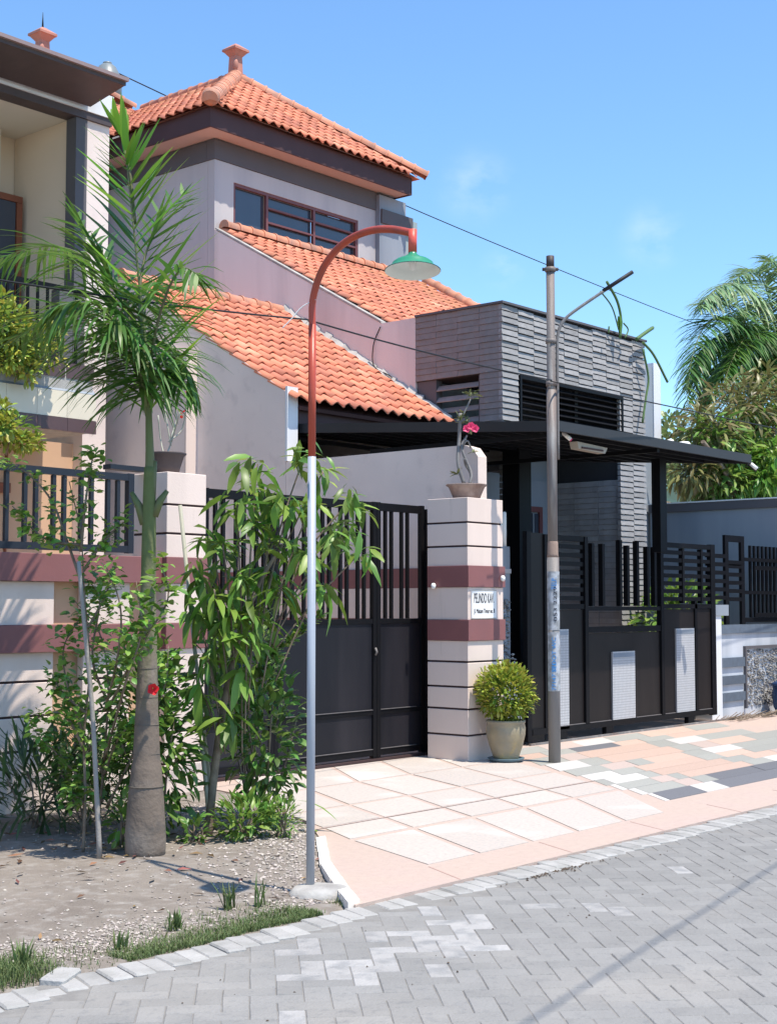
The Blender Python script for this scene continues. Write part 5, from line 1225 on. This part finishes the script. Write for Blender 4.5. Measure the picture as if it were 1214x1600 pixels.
rag.build('blue_twine', mat('blue_twine', (0.03, .10, .17), .8), label='knot of blue twine tied in the mango tree', cat='twine')
for nm, px, py, lab in (('fallen_leaf', 530, 1265, 'long drooping green leaf lying over the pale driveway edge'),):
    t = thing(nm, lab, 'leaf', (7.3, 6.9, .05)); lm = leafmesh('long_leaf', M_lmangoy, .30, .045, .5, .2)
    place('leaf', lm, t, orient((7.12, 6.92, .20), (R_ * 1.0 - F_ * .25 + Z_ * .05), .1)); place('leaf', lm, t, orient((7.12, 6.90, .02), (R_ * 1.0 - F_ * .35 + Z_ * .12), .1, .8))
# grass
def inside_grass():
    k = rnd()
    if k < .66: x = 5.35 - 1.25 * rnd() ** 1.2; y = 5.0 + abs(random.gauss(0, .11)) + .02 * noise.noise(Vector((x * 9, 0, 0))); return x, y
    if k < .80: return random.gauss(3.55, .14), random.gauss(5.18, .09)
    if k < .90: return random.gauss(5.74, .06), random.gauss(5.12, .05)
    return U(3.3, 5.4), U(5.0, 5.45)
gr = MB()
for _ in range(9000):
    x, y = inside_grass()
    if y < 4.99: continue
    tall = .06 if x < 3.8 else .022
    h = tall * U(.5, 1.5); z = soilz(x, y) - .003; q = rnd() * 6.28; w_ = .0022; lx, ly = math.cos(q) * h * .7, math.sin(q) * h * .7
    px_, py_ = -math.sin(q) * w_, math.cos(q) * w_
    gr.add([(x - px_, y - py_, z), (x + px_, y + py_, z), (x + lx * .4 + px_ * .7, y + ly * .4 + py_ * .7, z + h * .7), (x + lx * .4 - px_ * .7, y + ly * .4 - py_ * .7, z + h * .7), (x + lx, y + ly, z + h)], [(0, 1, 2, 3), (3, 2, 4)])
gr.build('grass', M_grass, label='patchy green grass along the kerb edge of the soil verge', cat='grass', kind='stuff')
for i, (x, y, n, h, lab) in enumerate(((5.09, 5.42, 26, .14, 'tallest upright grass tuft, near the lamp footing'), (4.62, 5.30, 24, .10, 'brownish grass tuft at the middle of the grass strip'), (4.22, 5.22, 20, .09, 'small grass tuft at the gravelly end of the grass strip'), (3.68, 5.22, 34, .13, 'broad grass tuft at the lower left corner'), (5.25, 5.36, 10, .16, 'sparse thin grass tuft close to the lamp shadow'))):
    t = MB()
    for _ in range(n):
        q = rnd() * 6.28; a = U(.1, .7); hh = h * U(.6, 1.1); w_ = .005; z = soilz(x, y)
        bx, by = x + U(-.03, .03), y + U(-.02, .02); px_, py_ = -math.sin(q) * w_, math.cos(q) * w_; lx, ly = math.cos(q) * a * hh, math.sin(q) * a * hh
        t.add([(bx - px_, by - py_, z), (bx + px_, by + py_, z), (bx + lx * .5 + px_, by + ly * .5 + py_, z + hh * .65), (bx + lx * .5 - px_, by + ly * .5 - py_, z + hh * .65), (bx + lx, by + ly, z + hh)], [(0, 1, 2, 3), (3, 2, 4)])
    t.build('grass_tuft', M_grass, label=lab, cat='grass tuft', group='grass tufts by the kerb')
# ------------------------------------------------------------------ potted plants
pt = thing('potted_shrub', 'round clipped yellow-green shrub in a glazed clay pot by the pillar', 'potted plant', (11.55, 8.33, 0))
c_ = (11.55, 8.33)
MB().lathe([(.155, .004), (.165, .012), (.185, .035), (.175, .036), (.15, .016)], c_, 24).build('saucer', mat('blue_saucer', (0.11, .17, .20), .5), pt)
MB().lathe([(.125, .03), (.13, .05), (.165, .15), (.192, .26), (.198, .33), (.188, .375), (.197, .385), (.197, .405), (.180, .41), (.165, .38)], c_, 28, True, .008).build('pot', M_pot, pt)
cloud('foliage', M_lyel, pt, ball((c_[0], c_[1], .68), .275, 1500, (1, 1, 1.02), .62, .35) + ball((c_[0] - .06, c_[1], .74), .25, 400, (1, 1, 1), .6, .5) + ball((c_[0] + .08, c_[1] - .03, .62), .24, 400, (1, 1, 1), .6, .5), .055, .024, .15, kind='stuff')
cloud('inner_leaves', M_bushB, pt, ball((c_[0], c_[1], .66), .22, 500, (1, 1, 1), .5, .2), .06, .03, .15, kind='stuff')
MB().tube([(c_[0], c_[1], .38), (c_[0], c_[1], .62)], .018, 8).build('stem', M_bark, pt)
def bowl(t, c, z, r, m, h=.16): 
    MB().lathe([(r * .62, z), (r * .70, z + h * .3), (r * .88, z + h * .85), (r * 1.0, z + h * .93), (r * 1.0, z + h), (r * .9, z + h), (r * .85, z + h * .8)], c, 26).build('bowl', m, t)
pa_ = thing('potted_adenium', 'desert rose with bare curving stems and pink flowers in a brown bowl', 'potted plant', (11.63, 8.87, 2.63))
c_ = (11.63, 8.87); bowl(pa_, c_, 2.631, .215, M_potb)
def ap(px, py, dd=0): return Vector((c_[0], c_[1], 2.631)) + R_ * ((px - 731) * .00665) + F_ * dd + Z_ * ((777 - py) * .00665)
for pts, r_ in (([(727, 752), (718, 720), (720, 680), (722, 640)], .02), ([(735, 752), (738, 735), (726, 705), (724, 690), (730, 680)], .014), ([(725, 700), (728, 688), (733, 685), (738, 695)], .009), ([(722, 650), (730, 635), (738, 618)], .010), ([(726, 688), (732, 675)], .01), ([(738, 752), (737, 735), (730, 722), (727, 712)], .012)):
    MB().tube(crv([ap(*p, dd=U(-.03, .03)) for p in pts], 5), r_, 7).build('stem', M_galv, pa_)
M_aden = leafmat('adenium_leaf', (0.16, .18, .07), .02, .3, .2, ob=False)
for (px, py, n, s_) in ((738, 612, 26, .12), (722, 648, 26, .11), (716, 737, 10, .05), (740, 702, 5, .03), (738, 668, 10, .06), (732, 655, 10, .05)):
    cloud('leaf_cluster', M_aden, pa_, [(ap(px, py) + rdir() * U(0, s_ * .5), rdir(-.3, 1)) for _ in range(n)], .075, .022, .2, kind='stuff')
pk_m = leafmesh('pink_petal', M_pink, .05, .05, -.2, .2)
for (px, py) in ((731, 666), (738, 662), (744, 666)):
    fo_ = ap(px, py, -.04)
    for k in range(5): q = 6.283 * k / 5; place('petal', pk_m, pa_, facing(fo_, R_ * math.cos(q) + Z_ * math.sin(q) - F_ * .4, -F_ + Z_ * .3))
pl_ = thing('potted_euphorbia', 'dark bowl with pale twiggy plant and red blooms on the left gate pillar', 'potted plant', (7.9, 9.18, 2.65))
c_ = (7.87, 9.20); bowl(pl_, c_, 2.655, .17, M_potd, .18)
def bp_(px, py, dd=0): return Vector((c_[0], c_[1], 2.655)) + R_ * ((px - 262) * .0053) + F_ * dd + Z_ * ((737 - py) * .0053)
for pts in ([(262, 705), (268, 680), (285, 640)], [(268, 690), (262, 660), (256, 630)], [(266, 685), (285, 660), (295, 610)], [(258, 705), (250, 680), (246, 640)], [(270, 680), (276, 640), (268, 590)]):
    MB().tube(crv([bp_(*p, dd=U(-.1, .1)) for p in pts], 4), .007, 5).build('stem', M_bamboo, pl_)
pr_m = leafmesh('red_bract', M_flower, .035, .03, -.2, .2)
for (px, py) in ((262, 562), (250, 588), (296, 590), (300, 600), (284, 640)):
    for k in range(4): place('bract', pr_m, pl_, orient(bp_(px, py) + rdir() * .02, rdir(), 0))
stn = MB()
for _ in range(14): stone(stn, c_[0] + U(-.1, .1), c_[1] + U(-.1, .1), 2.80, .03)
stn.build('white_stones', M_kerb, pl_, kind='stuff')
# shelf box behind left pillar rail
MB().box(7.28, 9.20, 2.66, 7.66, 9.30, 2.70).build('flat_tray', M_iron, label='flat dark tray on the wall beside the left pillar top', cat='tray')
# balcony plants
def lp(px, py, Y=13.45):   # metres on the balcony line
    a = (px - 607) / 2210; d_ = F_ + R_ * a; k = Y / d_.y; X = d_.x * k; dep = k
    z = 1.55 + (math.tan(PITCH + math.atan((800 - py) / 2210))) * dep; return Vector((X, Y, z))
for c, r_, n, lab, sq in ((lp(28, 545), .34, 620, 'yellow-green shrub spilling over the balcony edge', (1.3, .7, .9)), (lp(2, 505), .34, 420, 'yellow-green shrub at the picture edge on the balcony', (1, .7, 1)), (lp(15, 668, 13.2), .26, 420, 'small yellow-green shrub hanging below the balcony slab', (1.5, .7, .8))):
    t = thing('balcony_shrub', lab, 'shrub', tuple(c))
    sub = sum([ball(c + Vector((U(-1, 1) * r_ * sq[0], U(-.4, .4) * r_, U(-.8, .8) * r_)), r_ * U(.3, .6), n // 5, (1, 1, 1), .3, .1) for _ in range(8)], [])
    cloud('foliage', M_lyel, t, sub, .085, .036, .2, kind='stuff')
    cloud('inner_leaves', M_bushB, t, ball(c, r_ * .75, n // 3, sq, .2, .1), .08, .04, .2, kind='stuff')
    MB().tube([c - Z_ * .3 + Vector((0, .1, 0)), c], .015, 6).build('stem', M_bark, t)
# climbing cactus on the slate roof edge
ct = thing('climbing_cactus', 'long green cactus stems arching over the slate house roof edge', 'cactus', (18.2, 11, 5.5))
def sp_(px, py, Y=10.65):
    a = (px - 607) / 2210; d_ = F_ + R_ * a; k = Y / d_.y; z = 1.55 + math.tan(PITCH + math.atan((800 - py) / 2210)) * k; return Vector((d_.x * k, Y, z))
for pts, r_ in (([(972, 528), (974, 500), (968, 470), (952, 440)], .022), ([(970, 515), (960, 480), (942, 455)], .012), ([(980, 528), (985, 515), (978, 505)], .012), ([(998, 530), (1012, 520), (1024, 512)], .028), ([(1008, 535), (1025, 555), (1046, 597)], .02), ([(1008, 545), (1016, 590), (1012, 620), (1006, 660)], .018), ([(954, 520), (955, 510)], .014)):
    MB().tube(crv([sp_(*p) for p in pts], 5), r_, 6).build('stem', M_cactus, ct)
cloud('leaf_pads', M_bushB, ct, [(sp_(972, 520) + rdir() * .02, Z_) for _ in range(6)], .2, .06, .05, kind='stuff')

# ------------------------------------------------------------------ right hand trees
def rp(px, py, Y):
    a = (px - 607) / 2210; d_ = F_ + R_ * a; k = Y / d_.y; z = 1.55 + math.tan(PITCH + math.atan((800 - py) / 2210)) * k; return Vector((d_.x * k, Y, z))
bp2 = thing('background_palm', 'large feathery blue-green palm against the sky at the right edge', 'palm tree', (rp(1235, 900, 13).x, 13, 0))
base = rp(1232, 640, 13)
MB().tube([(base.x, 13, 0), (base.x, 13, base.z)], [.14, .1], 12).build('trunk', M_trunk, bp2)
FR = [([(1232, 640), (1190, 545), (1150, 500), (1110, 505), (1085, 560), (1075, 640)], 46), ([(1232, 640), (1200, 500), (1170, 450), (1135, 445), (1105, 470)], 40), ([(1232, 640), (1215, 500), (1195, 430), (1175, 425), (1150, 440)], 34), ([(1232, 640), (1180, 580), (1140, 560), (1110, 600), (1100, 680)], 44),
      ([(1232, 640), (1180, 520), (1130, 470), (1095, 480)], 40), ([(1232, 640), (1205, 520), (1180, 480), (1160, 500), (1140, 560)], 40), ([(1232, 640), (1170, 560), (1125, 530), (1095, 560), (1090, 620)], 40), ([(1232, 640), (1222, 540), (1205, 480), (1185, 470)], 36),
      ([(1232, 640), (1240, 500), (1230, 430), (1205, 400)], 34), ([(1232, 640), (1200, 580), (1170, 590), (1150, 640), (1145, 700)], 40), ([(1232, 640), (1260, 540), (1290, 520), (1330, 560)], 34), ([(1232, 640), (1190, 560), (1165, 520), (1120, 540), (1075, 600)], 40), ([(1232, 640), (1210, 560), (1190, 520), (1160, 540), (1125, 620)], 40), ([(1232, 640), (1225, 560), (1215, 520), (1200, 540), (1185, 640)], 40)]
for i, (pts, n) in enumerate(FR):
    dy = U(-.9, .9)
    P_ = [rp(px, py, 13 + dy * k / 3) for k, (px, py) in enumerate(pts)]
    frond(bp2, P_, int(n * 3.6), .85, M_lpalm2 if i % 3 else M_lpalm, .048, 1.0, hang=.5 if i % 2 else .25, stemr=.02)
# frangipani / bronze tree with forked stems
ft = thing('bronze_leaf_tree', 'bushy tree with bronze and green drooping leaves and forked bare stems on the right', 'tree', (rp(1230, 1000, 10.6).x, 10.6, 0))
for pts, r_ in (([(1240, 1000), (1205, 850), (1185, 790), (1172, 740), (1150, 690)], .05), ([(1205, 855), (1160, 810), (1148, 770), (1130, 730), (1100, 690)], .035), ([(1195, 820), (1214, 760), (1214, 700)], .03)):
    MB().tube(crv([rp(a, b_, 10.6) for a, b_ in pts], 5), r_, 8).build('branch', M_bark, ft)
def blob(px, py, r, n, Y, sq=(1, 1, .8)): return ball(rp(px, py, Y), r, n, sq, .15, -.2)
cloud('bronze_foliage', M_lbrown, ft, sum([blob(a, b_, r, n, 11.0) for a, b_, r, n in ((1150, 650, .75, 520), (1200, 620, .7, 480), (1110, 680, .6, 420), (1180, 700, .6, 420), (1110, 745, .45, 320), (1080, 740, .35, 160), (1230, 660, .7, 260))], []), .22, .05, .6, kind='stuff')
cloud('green_foliage', M_bushB, ft, sum([blob(a, b_, r, int(n * 1.8), 10.8) for a, b_, r, n in ((1130, 760, .45, 260), (1190, 780, .5, 340), (1160, 720, .6, 260), (1200, 680, .7, 320), (1120, 690, .5, 160))], []), .2, .055, .5, kind='stuff')
bt = thing('bright_shrub', 'bright green leafy shrub at the right edge under the palm', 'shrub', (rp(1222, 1000, 10.2).x, 10.2, 0))
cloud('foliage', M_lbright, bt, sum([blob(a, b_, r, n, 10.2) for a, b_, r, n in ((1212, 720, .42, 360), (1222, 770, .35, 220), (1195, 750, .22, 90))], []), .2, .045, .5, kind='stuff')
MB().tube([(rp(1222, 1000, 10.2).x, 10.2, 0), rp(1212, 740, 10.2)], .03, 8).build('stem', M_bark, bt)
for i, (px, py, r_, n, Y, lab) in enumerate(((1050, 705, 1.6, 900, 30, 'olive green distant tree seen through the gap by the white fin'), (1105, 740, 1.5, 700, 28, 'distant green tree behind the bronze leaf tree'), (1045, 775, 1.2, 500, 26, 'low distant greenery under the olive tree'), (1180, 760, 1.6, 700, 27, 'distant dark tree behind the forked stems'))):
    c = rp(px, py, Y); t = thing('distant_tree', lab, 'tree', (c.x, c.y, 0)); MB().tube([(c.x, c.y, 0), c], .15, 8).build('trunk', M_bark, t)
    cloud('crown', M_lfar, t, ball(c, r_, n, (1.1, 1.1, 1.0), .2, .2), .34, .16, .2, kind='stuff')
gh = thing('green_roof_shed', 'pale green sheet roof of a shed seen below the distant tree', 'shed', (rp(1050, 760, 22).x, 22, 0))
a = rp(1026, 800, 22); 
MB().ext([rp(1020, 775, 22), rp(1075, 742, 22), rp(1110, 745, 24), rp(1080, 790, 24)], (0, 0, -.05)).build('roof', M_roofg, gh)
MB().box(a.x - .5, 22.3, 0, a.x + 2.5, 24, 3.2).build('wall', M_conc, gh)
